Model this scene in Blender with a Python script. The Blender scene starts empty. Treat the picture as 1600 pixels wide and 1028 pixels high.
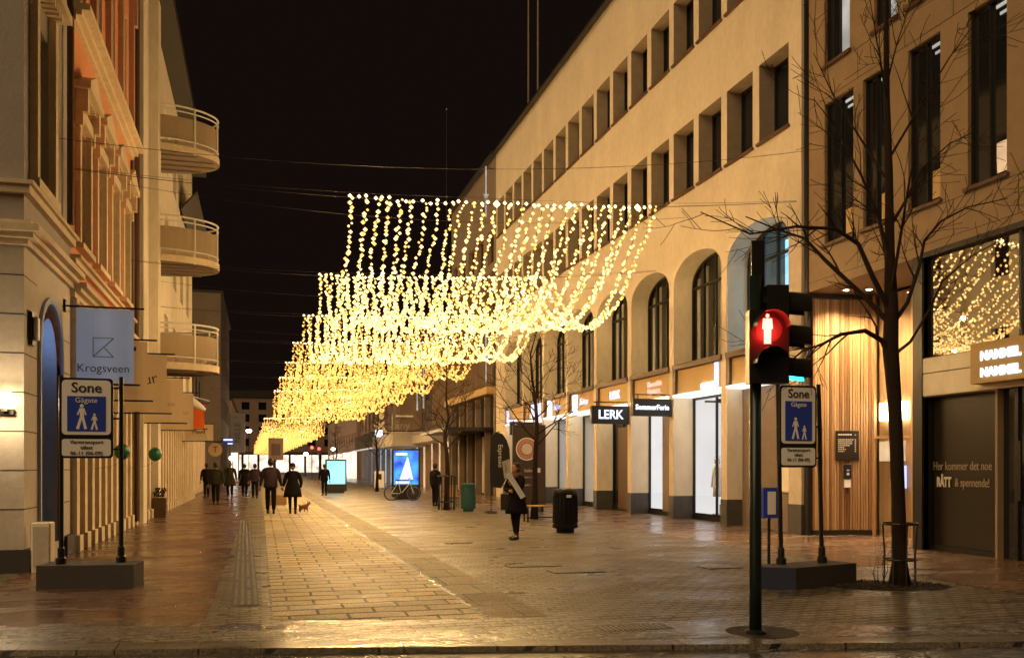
import bpy, bmesh, math, random
from math import pi, sin, cos, radians, sqrt
from mathutils import Vector, Matrix
random.seed(7)
S = bpy.context.scene
COL = S.collection
# ---------------------------------------------------------------- camera, world, light, exposure
cam_d = bpy.data.cameras.new('camera'); cam = bpy.data.objects.new('camera', cam_d); COL.objects.link(cam)
cam.location = (0, 0, 1.56); cam.rotation_euler = (radians(90), 0, -radians(15.642))
cam_d.sensor_width = 36; cam_d.lens = 31.5; cam_d.shift_y = 0.135; cam_d.clip_end = 2000; cam_d.clip_start = .05
S.camera = cam
W = bpy.data.worlds.new('World'); S.world = W; W.use_nodes = True
wn = W.node_tree; wn.nodes.clear()
wo = wn.nodes.new('ShaderNodeOutputWorld'); wb = wn.nodes.new('ShaderNodeBackground')
wb.inputs[0].default_value = (.0034, .0018, .0014, 1); wb.inputs[1].default_value = 1.0
wn.links.new(wb.outputs[0], wo.inputs[0])
sd = bpy.data.lights.new('sky_glow', 'SUN'); sd.energy = .88; sd.angle = radians(50); sd.color = (1, .68, .34)
so = bpy.data.objects.new('sky_glow', sd); COL.objects.link(so); so.rotation_euler = Vector((-.72, -.40, .55)).to_track_quat('Z', 'Y').to_euler()
S.view_settings.view_transform = 'Standard'; S.view_settings.look = 'None'
S.view_settings.exposure = 1.0; S.view_settings.gamma = 1.0
try:
    S.cycles.use_light_tree = True; S.cycles.max_bounces = 6; S.cycles.diffuse_bounces = 3
    S.cycles.glossy_bounces = 3; S.cycles.transmission_bounces = 4; S.cycles.transparent_max_bounces = 8
    S.cycles.sample_clamp_indirect = 4.0; S.cycles.caustics_reflective = False; S.cycles.caustics_refractive = False
except Exception: pass

# ---------------------------------------------------------------- materials
def nt(m): return m.node_tree.nodes, m.node_tree.links
def M(name, c, rough=.7, metal=0, bump=0, scale=6, var=.12, spec=.5, rvar=0, stretch=None):
    """painted / rendered surface: mottled colour, uneven roughness, fine bump"""
    m = bpy.data.materials.new(name); m.use_nodes = True; n, l = nt(m); b = n['Principled BSDF']
    b.inputs['Base Color'].default_value = (*c, 1); b.inputs['Roughness'].default_value = rough
    b.inputs['Metallic'].default_value = metal; b.inputs['Specular IOR Level'].default_value = spec
    if var or bump or rvar:
        tc = n.new('ShaderNodeTexCoord'); src = tc.outputs['Object']
        if stretch:
            mp = n.new('ShaderNodeMapping'); mp.inputs['Scale'].default_value = stretch; l.new(src, mp.inputs[0]); src = mp.outputs[0]
        no = n.new('ShaderNodeTexNoise'); no.inputs['Scale'].default_value = scale; no.inputs['Detail'].default_value = 6; no.inputs['Roughness'].default_value = .65
        l.new(src, no.inputs['Vector'])
        n2 = n.new('ShaderNodeTexNoise'); n2.inputs['Scale'].default_value = scale*.13; n2.inputs['Detail'].default_value = 4; l.new(src, n2.inputs['Vector'])
        mx = n.new('ShaderNodeMath'); mx.operation = 'ADD'; l.new(no.outputs[0], mx.inputs[0]); l.new(n2.outputs[0], mx.inputs[1])
        mr = n.new('ShaderNodeMapRange'); mr.inputs[1].default_value = .6; mr.inputs[2].default_value = 1.4
        mr.inputs[3].default_value = 1-var; mr.inputs[4].default_value = 1+var; l.new(mx.outputs[0], mr.inputs[0])
        vm = n.new('ShaderNodeVectorMath'); vm.operation = 'SCALE'; vm.inputs[0].default_value = c; l.new(mr.outputs[0], vm.inputs['Scale'])
        l.new(vm.outputs[0], b.inputs['Base Color'])
        if rvar:
            r2 = n.new('ShaderNodeMapRange'); r2.inputs[1].default_value = .3; r2.inputs[2].default_value = .7
            r2.inputs[3].default_value = max(.02, rough-rvar); r2.inputs[4].default_value = min(1, rough+rvar); l.new(n2.outputs[0], r2.inputs[0]); l.new(r2.outputs[0], b.inputs['Roughness'])
        if bump:
            bp = n.new('ShaderNodeBump'); bp.inputs['Strength'].default_value = bump; bp.inputs['Distance'].default_value = .02
            l.new(no.outputs[0], bp.inputs['Height']); l.new(bp.outputs[0], b.inputs['Normal'])
    return m
def E(name, c, s, sample=True, var=0, scale=3):
    m = bpy.data.materials.new(name); m.use_nodes = True; n, l = nt(m); b = n['Principled BSDF']
    b.inputs['Base Color'].default_value = (.02, .02, .02, 1); b.inputs['Emission Color'].default_value = (*c, 1); b.inputs['Emission Strength'].default_value = s
    if var:
        tc = n.new('ShaderNodeTexCoord'); no = n.new('ShaderNodeTexNoise'); no.inputs['Scale'].default_value = scale; no.inputs['Detail'].default_value = 3
        l.new(tc.outputs['Object'], no.inputs['Vector']); mr = n.new('ShaderNodeMapRange'); mr.inputs[1].default_value = .3; mr.inputs[2].default_value = .7
        mr.inputs[3].default_value = s*(1-var); mr.inputs[4].default_value = s*(1+var); l.new(no.outputs[0], mr.inputs[0]); l.new(mr.outputs[0], b.inputs['Emission Strength'])
    if not sample:
        try: m.cycles.emission_sampling = 'NONE'
        except Exception: pass
    return m
def glass(name, tint=(.9, .95, 1), refl=.12):
    m = bpy.data.materials.new(name); m.use_nodes = True; n, l = nt(m); n.remove(n['Principled BSDF']); out = n['Material Output']
    t = n.new('ShaderNodeBsdfTransparent'); t.inputs[0].default_value = (*tint, 1); g = n.new('ShaderNodeBsdfGlossy'); g.inputs['Roughness'].default_value = .03
    mx = n.new('ShaderNodeMixShader'); mx.inputs[0].default_value = refl; l.new(t.outputs[0], mx.inputs[1]); l.new(g.outputs[0], mx.inputs[2])
    l.new(mx.outputs[0], out.inputs[0]); return m
def wet(name, c1, c2, mortar, bw, bh, msize=.012, rot=0, *a_, ys=1.0, **k_):
    return wet_(name, c1, c2, mortar, bw, bh*ys, msize, rot, *a_, ys=ys, **k_)
def wet_(name, c1, c2, mortar, bw, bh, msize=.012, rot=0, rough=(.12, .5), bump=.35, ice=.5, off=.5, icec=(.34, .31, .28), tilt=.15, icescale=(.55, 1.6), spec=.3, ys=1.0):
    """wet, partly iced paving: brick pattern, puddle-smooth and rough areas"""
    m = bpy.data.materials.new(name); m.use_nodes = True; n, l = nt(m); b = n['Principled BSDF']
    tc = n.new('ShaderNodeTexCoord'); mp = n.new('ShaderNodeMapping'); mp.inputs['Rotation'].default_value = (0, 0, rot); mp.inputs['Scale'].default_value = (1, ys, 1); l.new(tc.outputs['Object'], mp.inputs[0])
    # slightly wobbly joints
    wn1 = n.new('ShaderNodeTexNoise'); wn1.inputs['Scale'].default_value = 3.0; l.new(mp.outputs[0], wn1.inputs['Vector'])
    wv = n.new('ShaderNodeVectorMath'); wv.operation = 'MULTIPLY_ADD'; wv.inputs[1].default_value = (.03, .03, 0); l.new(wn1.outputs['Color'], wv.inputs[0]); l.new(mp.outputs[0], wv.inputs[2])
    br = n.new('ShaderNodeTexBrick'); br.inputs['Scale'].default_value = 1; br.inputs['Brick Width'].default_value = bw; br.inputs['Row Height'].default_value = bh
    br.inputs['Mortar Size'].default_value = msize; br.inputs['Mortar Smooth'].default_value = .3; br.offset = off
    br.inputs['Color1'].default_value = (0, 0, 0, 1); br.inputs['Color2'].default_value = (1, 1, 1, 1); br.inputs['Mortar'].default_value = (.5, .5, .5, 1)
    l.new(wv.outputs[0], br.inputs['Vector'])
    cr = n.new('ShaderNodeMix'); cr.data_type = 'RGBA'; cr.inputs[6].default_value = (*c1, 1); cr.inputs[7].default_value = (*c2, 1); l.new(br.outputs['Color'], cr.inputs[0])
    mo = n.new('ShaderNodeMix'); mo.data_type = 'RGBA'; mo.inputs[7].default_value = (*mortar, 1); l.new(br.outputs['Fac'], mo.inputs[0]); l.new(cr.outputs[2], mo.inputs[6])
    # stretched noise across the street: tracks of slush and ice
    m2 = n.new('ShaderNodeMapping'); m2.inputs['Scale'].default_value = (icescale[0], icescale[1], 1); l.new(tc.outputs['Object'], m2.inputs[0])
    a = n.new('ShaderNodeTexNoise'); a.inputs['Scale'].default_value = .9; a.inputs['Detail'].default_value = 8; a.inputs['Roughness'].default_value = .68; l.new(m2.outputs[0], a.inputs['Vector'])
    ir = n.new('ShaderNodeMapRange'); ir.inputs[1].default_value = 1-ice; ir.inputs[2].default_value = 1-ice+.10; l.new(a.outputs[0], ir.inputs[0]); ir.interpolation_type = 'SMOOTHSTEP'
    fi = n.new('ShaderNodeTexNoise'); fi.inputs['Scale'].default_value = 38; fi.inputs['Detail'].default_value = 4; l.new(tc.outputs['Object'], fi.inputs['Vector'])
    fr = n.new('ShaderNodeMapRange'); fr.inputs[1].default_value = .35; fr.inputs[2].default_value = .65; fr.inputs[3].default_value = .55; fr.inputs[4].default_value = 1.45; l.new(fi.outputs[0], fr.inputs[0])
    sp = n.new('ShaderNodeTexNoise'); sp.inputs['Scale'].default_value = 9; sp.inputs['Detail'].default_value = 9; sp.inputs['Roughness'].default_value = .8; l.new(m2.outputs[0], sp.inputs['Vector'])
    sr_ = n.new('ShaderNodeMapRange'); sr_.inputs[1].default_value = .52; sr_.inputs[2].default_value = .60; l.new(sp.outputs[0], sr_.inputs[0])
    i0 = n.new('ShaderNodeMath'); i0.operation = 'MULTIPLY_ADD'; i0.inputs[1].default_value = .7; i0.inputs[2].default_value = .12; l.new(ir.outputs[0], i0.inputs[0])
    im = n.new('ShaderNodeMath'); im.operation = 'MULTIPLY'; l.new(i0.outputs[0], im.inputs[0]); l.new(sr_.outputs[0], im.inputs[1])
    ic = n.new('ShaderNodeMix'); ic.data_type = 'RGBA'; ic.inputs[7].default_value = (*icec, 1); l.new(im.outputs[0], ic.inputs[0]); l.new(mo.outputs[2], ic.inputs[6])
    sc = n.new('ShaderNodeVectorMath'); sc.operation = 'SCALE'; l.new(ic.outputs[2], sc.inputs[0]); l.new(fr.outputs[0], sc.inputs['Scale']); l.new(sc.outputs[0], b.inputs['Base Color'])
    w = n.new('ShaderNodeTexNoise'); w.inputs['Scale'].default_value = .7; w.inputs['Detail'].default_value = 7; w.inputs['Roughness'].default_value = .6; l.new(m2.outputs[0], w.inputs['Vector'])
    rr = n.new('ShaderNodeMapRange'); rr.inputs[1].default_value = .38; rr.inputs[2].default_value = .62; rr.inputs[3].default_value = rough[0]; rr.inputs[4].default_value = rough[1]; l.new(w.outputs[0], rr.inputs[0])
    rb = n.new('ShaderNodeMath'); rb.operation = 'MULTIPLY_ADD'; rb.inputs[1].default_value = .12; l.new(br.outputs['Color'], rb.inputs[0]); l.new(rr.outputs[0], rb.inputs[2]); l.new(rb.outputs[0], b.inputs['Roughness'])
    b.inputs['IOR'].default_value = 1.5; b.inputs['Specular IOR Level'].default_value = spec
    # bump: joints, stone tilt, grit, ice lumps
    inv = n.new('ShaderNodeMath'); inv.operation = 'SUBTRACT'; inv.inputs[0].default_value = 1; l.new(br.outputs['Fac'], inv.inputs[1])
    h1 = n.new('ShaderNodeMath'); h1.operation = 'MULTIPLY_ADD'; h1.inputs[1].default_value = tilt; l.new(br.outputs['Color'], h1.inputs[0]); l.new(inv.outputs[0], h1.inputs[2])
    h2 = n.new('ShaderNodeMath'); h2.operation = 'MULTIPLY_ADD'; h2.inputs[1].default_value = .9; l.new(a.outputs[0], h2.inputs[0]); l.new(h1.outputs[0], h2.inputs[2])
    lum = n.new('ShaderNodeTexNoise'); lum.inputs['Scale'].default_value = 7; lum.inputs['Detail'].default_value = 5; l.new(tc.outputs['Object'], lum.inputs['Vector'])
    h3 = n.new('ShaderNodeMath'); h3.operation = 'MULTIPLY_ADD'; h3.inputs[1].default_value = 1.3; l.new(lum.outputs[0], h3.inputs[0]); l.new(h2.outputs[0], h3.inputs[2])
    bp = n.new('ShaderNodeBump'); bp.inputs['Strength'].default_value = bump; bp.inputs['Distance'].default_value = .012; l.new(h3.outputs[0], bp.inputs['Height']); l.new(bp.outputs[0], b.inputs['Normal'])
    return m
MT = dict(
 cream=M('cream_render', (.60, .515, .39), .85, bump=.6, scale=7, var=.17, stretch=(1, 1, .55)),
 cream2=M('pale_plaster', (.76, .69, .55), .85, bump=.35, scale=5, var=.18, stretch=(1, 1, .4)),
 reveal=M('shaded_rough_reveal', (.30, .235, .165), .9, bump=.6, scale=30, var=.2),  # rough brown plaster, darkened to carry the shade of the upper openings
 panel=M('fascia_plaster', (.50, .34, .15), .8, bump=.3, scale=14, var=.1),
 brown=M('brown_metal', (.10, .055, .03), .5, var=.1),
 binb=M('black_plastic', (.010, .009, .008), .6, bump=.2, scale=20, var=.3, spec=.2),
 granite=M('dark_granite', (.07, .065, .06), .45, bump=.1, scale=60, var=.3),
 ash=M('ashlar', (.56, .50, .42), .8, bump=.35, scale=9, var=.16),
 greyw=M('grey_render', (.42, .38, .35), .9, bump=.35, scale=18, var=.1),
 stonebr=M('brown_stone', (.27, .185, .105), .7, bump=.3, scale=26, var=.16),
 orange=M('orange_plaster', (.74, .31, .14), .85, bump=.3, scale=9, var=.14),
 pinkp=M('pink_plaster', (.46, .28, .20), .85, bump=.3, scale=9, var=.14),
 trim=M('cream_trim', (.72, .60, .42), .8, bump=.3, scale=7, var=.20, spec=.25),
 white=M('white_paint', (.74, .72, .68), .5, var=.06),
 dark=M('dark_metal', (.013, .011, .010), .42, var=.15, metal=.3),
 black=M('black_paint', (.012, .011, .011), .35, var=.1),
 wglass=M('dark_window_glass', (.012, .013, .016), .05, var=.2, scale=2, spec=.7),
 steel=M('galvanised_steel', (.35, .34, .33), .4, metal=.8, var=.15),
 conc=M('concrete', (.045, .040, .036), .75, bump=.3, scale=18, var=.22),
 bark=M('bark', (.026, .016, .011), .9, spec=.15, bump=.8, scale=26, var=.3, stretch=(1, 1, .3)),
 twig=M('twig', (.030, .017, .011), .85, spec=.15, var=.2),
 blue=M('blue_paint', (.02, .06, .50), .45, var=.1),
 archglow=M('blue_glow_tint', (.34, .44, .66), .55, var=.12),  # blue glow on the arch surround, put into its base colour
 green=M('green_plastic', (.015, .16, .07), .35, var=.2),
 teal=M('teal_paint', (.02, .085, .08), .45, var=.2, bump=.1),
 signw=M('sign_white', (.90, .90, .92), .45, var=.04),
 ink=M('ink_black', (.02, .02, .022), .5, var=0),
 coatb=M('black_wool', (.012, .010, .013), .9, bump=.4, scale=40, spec=.08, var=.25),
 coatp=M('plum_jacket', (.045, .030, .045), .7, bump=.3, scale=30, spec=.08, var=.25),
 coatg=M('olive_jacket', (.035, .035, .022), .8, bump=.3, scale=30, spec=.08, var=.25),
 trous=M('dark_denim', (.014, .013, .018), .85, bump=.2, scale=40, spec=.08, var=.2),
 skin=M('skin', (.42, .22, .14), .55, var=.08),
 hair=M('dark_hair', (.02, .012, .008), .6, bump=.5, scale=50, var=.3),
 grey_hair=M('fair_hair', (.22, .17, .12), .6, bump=.5, scale=50, var=.3),
 scarf=M('rust_scarf', (.20, .09, .05), .9, bump=.6, scale=40, var=.25),
 fur=M('brown_fur', (.16, .06, .025), .9, bump=.9, scale=50, var=.4),
 rubber=M('rubber', (.015, .015, .015), .7, var=.1),
 slat=M('wood_slat', (.40, .235, .105), .5, bump=.25, scale=12, var=.35, stretch=(6, 6, .5)),
 slatl=M('pale_wood_slat', (.52, .34, .17), .55, bump=.25, scale=12, var=.25, stretch=(6, 6, .5)),
 slatk=M('dark_wood_slat', (.24, .12, .05), .5, bump=.25, scale=12, var=.3, stretch=(6, 6, .5)),
 navy=M('dark_blue_block', (.012, .018, .06), .6, bump=.2, var=.2),
 slatd=M('weathered_timber', (.17, .11, .06), .7, bump=.3, scale=12, var=.3, stretch=(6, 6, .5)),
 wood=M('bench_wood', (.34, .22, .11), .6, bump=.2, scale=16, var=.25),
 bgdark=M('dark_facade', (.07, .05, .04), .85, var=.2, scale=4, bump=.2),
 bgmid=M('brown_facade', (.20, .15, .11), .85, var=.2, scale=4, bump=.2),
 bgpink=M('dusky_facade', (.30, .21, .17), .85, var=.2, scale=4, bump=.2),
 roof=M('dark_roof', (.03, .025, .022), .6, var=.2, bump=.3),
 fab=M('canvas_tan', (.42, .34, .23), .8, var=.08, bump=.1, scale=30),
 fabblue=M('canvas_blue', (.30, .42, .66), .7, var=.14, scale=2),
 orangesign=M('orange_sign', (.62, .12, .03), .6, var=.1),
 curtain=M('curtain', (.60, .56, .46), .9, bump=.5, scale=8, var=.2, stretch=(5, 5, .2)),
 soil=M('wet_soil', (.035, .022, .013), .8, bump=1, scale=40, var=.5),
 tactile=M('tactile_metal', (.36, .32, .24), .22, var=.3, bump=.15, scale=12),
 letw=M('dull_white_letters', (.72, .66, .55), .5, var=.05),
 copperl=M('grey_letters', (.30, .25, .19), .5, var=.05),
 lacquer=M('dark_glossy_panel', (.018, .014, .011), .30, var=.2, scale=2, spec=.5),
 salmon=M('salmon_print', (.55, .26, .20), .6, var=.06),
 # things that give off light
 bulb=E('warm_bulb', (1, .60, .19), 1.9, sample=False),
 bulbmid=E('warm_bulb_mid', (1, .47, .09), 1.25, sample=False),
 bulbfar=E('warm_bulb_distant', (1, .50, .11), .95, sample=False),
 bulbdim=E('warm_bulb_dim', (1, .42, .08), .55, sample=False),
 bulbbig=E('large_warm_bulb', (1, .68, .28), 3.5, sample=False),
 softled=E('soffit_light_strip', (1, .88, .74), .95),
 wlamp=E('lamp_glow', (1, .78, .45), 9),
 shop=E('lit_shop_wall', (1, .93, .88), .46, var=.10, scale=.6),
 shopw=E('lit_shop_warm', (1, .62, .32), 0.42, var=.35, scale=2.2),
 shopc=E('lit_shop_cool', (.72, .85, 1), 0.5, var=.3, scale=2),
 officec=E('lit_room_cyan', (.35, .72, .95), .8, var=.2, scale=1.2),
 officew=E('lit_room_white', (.95, .90, .80), 0.22, var=.4, scale=1.5),
 led=E('white_led_letters', (.72, .85, 1), 1.3),
 ledb=E('blue_white_led', (.55, .60, 1), 0.85),
 ledp=E('pink_led_letters', (1, .62, .48), 0.5),
 redl=E('red_signal', (1, .055, .03), 14),
 greenl=E('green_signal', (.03, .75, .80), 1.0),
 cyanscreen=E('cyan_screen', (.30, .88, 1), 0.8, var=.2, scale=.8),
 redfar=E('distant_red_light', (1, .05, .03), 4.5),
 farlamp=E('distant_street_lamp', (1, .90, .72), 7),
 farshop=E('distant_lit_shops', (1, .80, .62), .75, var=.6, scale=.35),
 down=E('downlight', (1, .80, .50), 15),
)
# digital advertising screen: blue with a pale peak, a procedural pattern on the screen itself
def screen_mat():
    m = bpy.data.materials.new('blue_screen'); m.use_nodes = True; n, l = nt(m); b = n['Principled BSDF']; b.inputs['Base Color'].default_value = (.01, .01, .02, 1)
    tc = n.new('ShaderNodeTexCoord'); g = n.new('ShaderNodeTexNoise'); g.inputs['Scale'].default_value = 1.6; g.inputs['Detail'].default_value = 3; l.new(tc.outputs['Object'], g.inputs['Vector'])
    r = n.new('ShaderNodeValToRGB'); r.color_ramp.elements[0].position = .35; r.color_ramp.elements[0].color = (.004, .02, .5, 1); r.color_ramp.elements[1].position = .68; r.color_ramp.elements[1].color = (.06, .42, 1, 1)
    l.new(g.outputs[0], r.inputs[0]); l.new(r.outputs[0], b.inputs['Emission Color']); b.inputs['Emission Strength'].default_value = .75; return m
MT['screen'] = screen_mat()
def cloth(name, c):
    m = M(name, c, .85, var=.10, scale=3); n, l = nt(m); b = n['Principled BSDF']; t = n.new('ShaderNodeBsdfTranslucent'); t.inputs[0].default_value = (*c, 1); mx = n.new('ShaderNodeMixShader'); mx.inputs[0].default_value = .5
    l.new(b.outputs[0], mx.inputs[1]); l.new(t.outputs[0], mx.inputs[2]); l.new(mx.outputs[0], n['Material Output'].inputs[0]); return m
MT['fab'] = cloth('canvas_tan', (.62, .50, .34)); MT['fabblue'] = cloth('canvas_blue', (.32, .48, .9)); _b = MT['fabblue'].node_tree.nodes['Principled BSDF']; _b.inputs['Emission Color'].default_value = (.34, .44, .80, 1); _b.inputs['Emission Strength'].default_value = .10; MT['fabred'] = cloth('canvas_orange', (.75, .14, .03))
MT['gl'] = glass('shop_glass')
MT['cobble'] = wet('wet_setts', (.14, .112, .074), (.26, .21, .14), (.025, .019, .014), .22, .14, .018, 0, (.20, .50), .95, .52, icec=(.44, .41, .35), icescale=(1.0, 1.7), spec=.30, ys=.6)
MT['slabs'] = wet('wet_slabs', (.27, .21, .12), (.62, .50, .28), (.010, .007, .004), .60, .36, .018, 0, (.42, .58), .7, .40, tilt=.9, icescale=(.8, 1.2), icec=(.12, .09, .055), spec=.16, ys=.40)
MT['sidewalk'] = wet('wet_red_paving', (.125, .068, .042), (.18, .10, .062), (.05, .03, .022), .30, .15, .006, 0, (.10, .30), .40, .49, icec=(.34, .29, .26), spec=.45)
MT['sideR'] = wet('wet_brown_paving', (.16, .095, .064), (.22, .14, .09), (.04, .027, .02), .40, .20, .010, 0, (.08, .28), .40, .48, icec=(.40, .35, .30), spec=.5)
MT['road'] = wet('icy_asphalt', (.055, .05, .045), (.075, .068, .06), (.05, .045, .04), 2.0, 1.2, .002, .2, (.10, .38), 1.0, .56, icec=(.42, .40, .37), spec=.5)
MT['border'] = wet('wet_border_stones', (.12, .095, .055), (.26, .20, .115), (.012, .009, .006), .60, .9, .012, 0, (.40, .6), .8, .42, icec=(.14, .11, .07), spec=.14, ys=.4)
MT['kerbm'] = wet('wet_kerb_granite', (.10, .085, .065), (.16, .135, .10), (.02, .018, .015), 1.0, .5, .012, 0, (.15, .4), .3, .4)

# ---------------------------------------------------------------- geometry collector
class MB:
    def __init__(s): s.v = []; s.f = []; s.m = []; s.mi = 0
    def add(s, vs, fs):
        o = len(s.v); s.v += [tuple(v) for v in vs]; s.f += [tuple(i+o for i in f) for f in fs]; s.m += [s.mi]*len(fs); return s
    def mat(s, i): s.mi = i; return s
    def quad(s, a, b, c, d): return s.add([a, b, c, d], [(0, 1, 2, 3)])
    def poly(s, p): return s.add(p, [tuple(range(len(p)))])
    def box(s, x0, x1, y0, y1, z0, z1, bev=0):
        if x0 > x1: x0, x1 = x1, x0
        if y0 > y1: y0, y1 = y1, y0
        if bev:
            b = bev; P = [(x0+b, y0), (x1-b, y0), (x1, y0+b), (x1, y1-b), (x1-b, y1), (x0+b, y1), (x0, y1-b), (x0, y0+b)]
            Q = [(x0+b, y0+b), (x1-b, y0+b), (x1-b, y0+b), (x1-b, y1-b), (x1-b, y1-b), (x0+b, y1-b), (x0+b, y1-b), (x0+b, y0+b)]
            v = [(*p, z0) for p in P]+[(*p, z1-b) for p in P]+[(*q, z1) for q in Q]
            f = [(i, (i+1) % 8, (i+1) % 8+8, i+8) for i in range(8)]+[(i+8, (i+1) % 8+8, (i+1) % 8+16, i+16) for i in range(8)]+[(16, 18, 20, 22), tuple(range(7, -1, -1))]
            return s.add(v, f)
        return s.add([(x0, y0, z0), (x1, y0, z0), (x1, y1, z0), (x0, y1, z0), (x0, y0, z1), (x1, y0, z1), (x1, y1, z1), (x0, y1, z1)],
                     [(3, 2, 1, 0), (4, 5, 6, 7), (0, 1, 5, 4), (1, 2, 6, 5), (2, 3, 7, 6), (3, 0, 4, 7)])
    def tube(s, pts, r, n=8, cap=True):
        pts = [Vector(p) for p in pts]; R = r if isinstance(r, (list, tuple)) else [r]*len(pts); o = len(s.v); k = len(pts)
        up = None
        for i, p in enumerate(pts):
            d = (pts[min(i+1, k-1)]-pts[max(i-1, 0)]).normalized()
            if up is None: up = d.orthogonal().normalized()
            up = (up-d*up.dot(d)); up = up.normalized() if up.length > 1e-6 else d.orthogonal().normalized(); w = d.cross(up)
            for j in range(n): a = 2*pi*j/n; s.v.append(tuple(p+(up*cos(a)+w*sin(a))*R[i]))
        for i in range(k-1):
            for j in range(n): s.f.append((o+i*n+j, o+i*n+(j+1) % n, o+(i+1)*n+(j+1) % n, o+(i+1)*n+j)); s.m.append(s.mi)
        if cap: s.f.append(tuple(o+j for j in range(n-1, -1, -1))); s.f.append(tuple(o+(k-1)*n+j for j in range(n))); s.m += [s.mi]*2
        return s
    def lathe(s, c, prof, n=16, sx=1, sy=1):
        o = len(s.v)
        for r, z in prof:
            for j in range(n): a = 2*pi*j/n; s.v.append((c[0]+r*sx*cos(a), c[1]+r*sy*sin(a), c[2]+z))
        for i in range(len(prof)-1):
            for j in range(n): s.f.append((o+i*n+j, o+i*n+(j+1) % n, o+(i+1)*n+(j+1) % n, o+(i+1)*n+j)); s.m.append(s.mi)
        s.f.append(tuple(o+j for j in range(n-1, -1, -1))); s.f.append(tuple(o+(len(prof)-1)*n+j for j in range(n))); s.m += [s.mi]*2
        return s
    def ball(s, c, r, n=10, m=7, sz=1, sx=1, sy=1):
        return s.lathe(c, [(max(r*sin(pi*i/m), r*.02), -r*sz*cos(pi*i/m)) for i in range(m+1)], n, sx, sy)
    def octa(s, c, r):
        x, y, z = c; return s.add([(x+r, y, z), (x-r, y, z), (x, y+r, z), (x, y-r, z), (x, y, z+r), (x, y, z-r)], [(0, 2, 4), (2, 1, 4), (1, 3, 4), (3, 0, 4), (2, 0, 5), (1, 2, 5), (3, 1, 5), (0, 3, 5)])
    def mesh(s, name, mats, off=None, smooth=False):
        me = bpy.data.meshes.new(name); v = s.v if off is None else [(a-off[0], b-off[1], c-off[2]) for a, b, c in s.v]
        me.from_pydata(v, [], s.f)
        for m in (mats if isinstance(mats, (list, tuple)) else [mats]): me.materials.append(MT[m] if isinstance(m, str) else m)
        me.polygons.foreach_set('material_index', s.m)
        if smooth: me.polygons.foreach_set('use_smooth', [True]*len(s.f))
        me.update(); return me
    def build(s, name, mats, parent=None, smooth=False, label=None, cat=None, group=None, kind=None, at=None):
        off = None
        if parent is not None:
            off = Vector(parent.location); p = parent.parent
            while p is not None: off += Vector(p.location); p = p.parent
        elif at is not None: off = Vector(at)
        o = bpy.data.objects.new(name, s.mesh(name, mats, off, smooth)); COL.objects.link(o)
        if parent is not None: o.parent = parent
        elif at is not None: o.location = at
        return tag(o, label, cat, group, kind)
def tag(o, label=None, cat=None, group=None, kind=None):
    if label: o['label'] = label
    if cat: o['category'] = cat
    if group: o['group'] = group
    if kind: o['kind'] = kind
    return o
def thing(name, label, cat, loc, group=None, rz=0):
    o = bpy.data.objects.new(name, None); o.empty_display_size = .2; COL.objects.link(o); o.location = loc; o.rotation_euler = (0, 0, rz)
    return tag(o, label, cat, group)
def copy_tree(o, parent=None, loc=None, label=None):
    c = o.copy(); COL.objects.link(c)
    if parent is not None: c.parent = parent
    if loc is not None: c.location = loc
    if label: c['label'] = label
    for ch in list(o.children): copy_tree(ch, c)
    return c
def local(mb, name, mats, parent, smooth=False, loc=None, rz=0):
    """mesh already in the parent's local space"""
    o = bpy.data.objects.new(name, mb.mesh(name, mats, None, smooth)); COL.objects.link(o); o.parent = parent
    if loc: o.location = loc
    o.rotation_euler = (0, 0, rz); return o
DG = None
def text(name, s, size, mat, parent, loc, rot, depth=.004, align='CENTER', sx=1, bold=0):
    cu = bpy.data.curves.new(name, 'FONT'); cu.body = s; cu.size = size; cu.extrude = depth; cu.align_x = align; cu.align_y = 'CENTER'; cu.offset = bold; cu.space_line = .85; cu.resolution_u = 3
    t = bpy.data.objects.new('tmp', cu); COL.objects.link(t); bpy.context.view_layer.update()
    me = bpy.data.meshes.new_from_object(t.evaluated_get(bpy.context.evaluated_depsgraph_get())); bpy.data.objects.remove(t)
    me.materials.clear(); me.materials.append(MT[mat])
    o = bpy.data.objects.new(name, me); COL.objects.link(o); o.parent = parent
    pl = Vector((0, 0, 0)); p = parent
    while p is not None: pl += Vector(p.location); p = p.parent
    o.location = Vector(loc)-pl; o.rotation_euler = rot; o.scale = (sx, 1, 1); return o
FRONT = (radians(90), 0, 0)             # reads from -Y
RWALL = (radians(90), 0, radians(-90))   # on a wall facing -X
LWALL = (radians(90), 0, radians(90))
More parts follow.
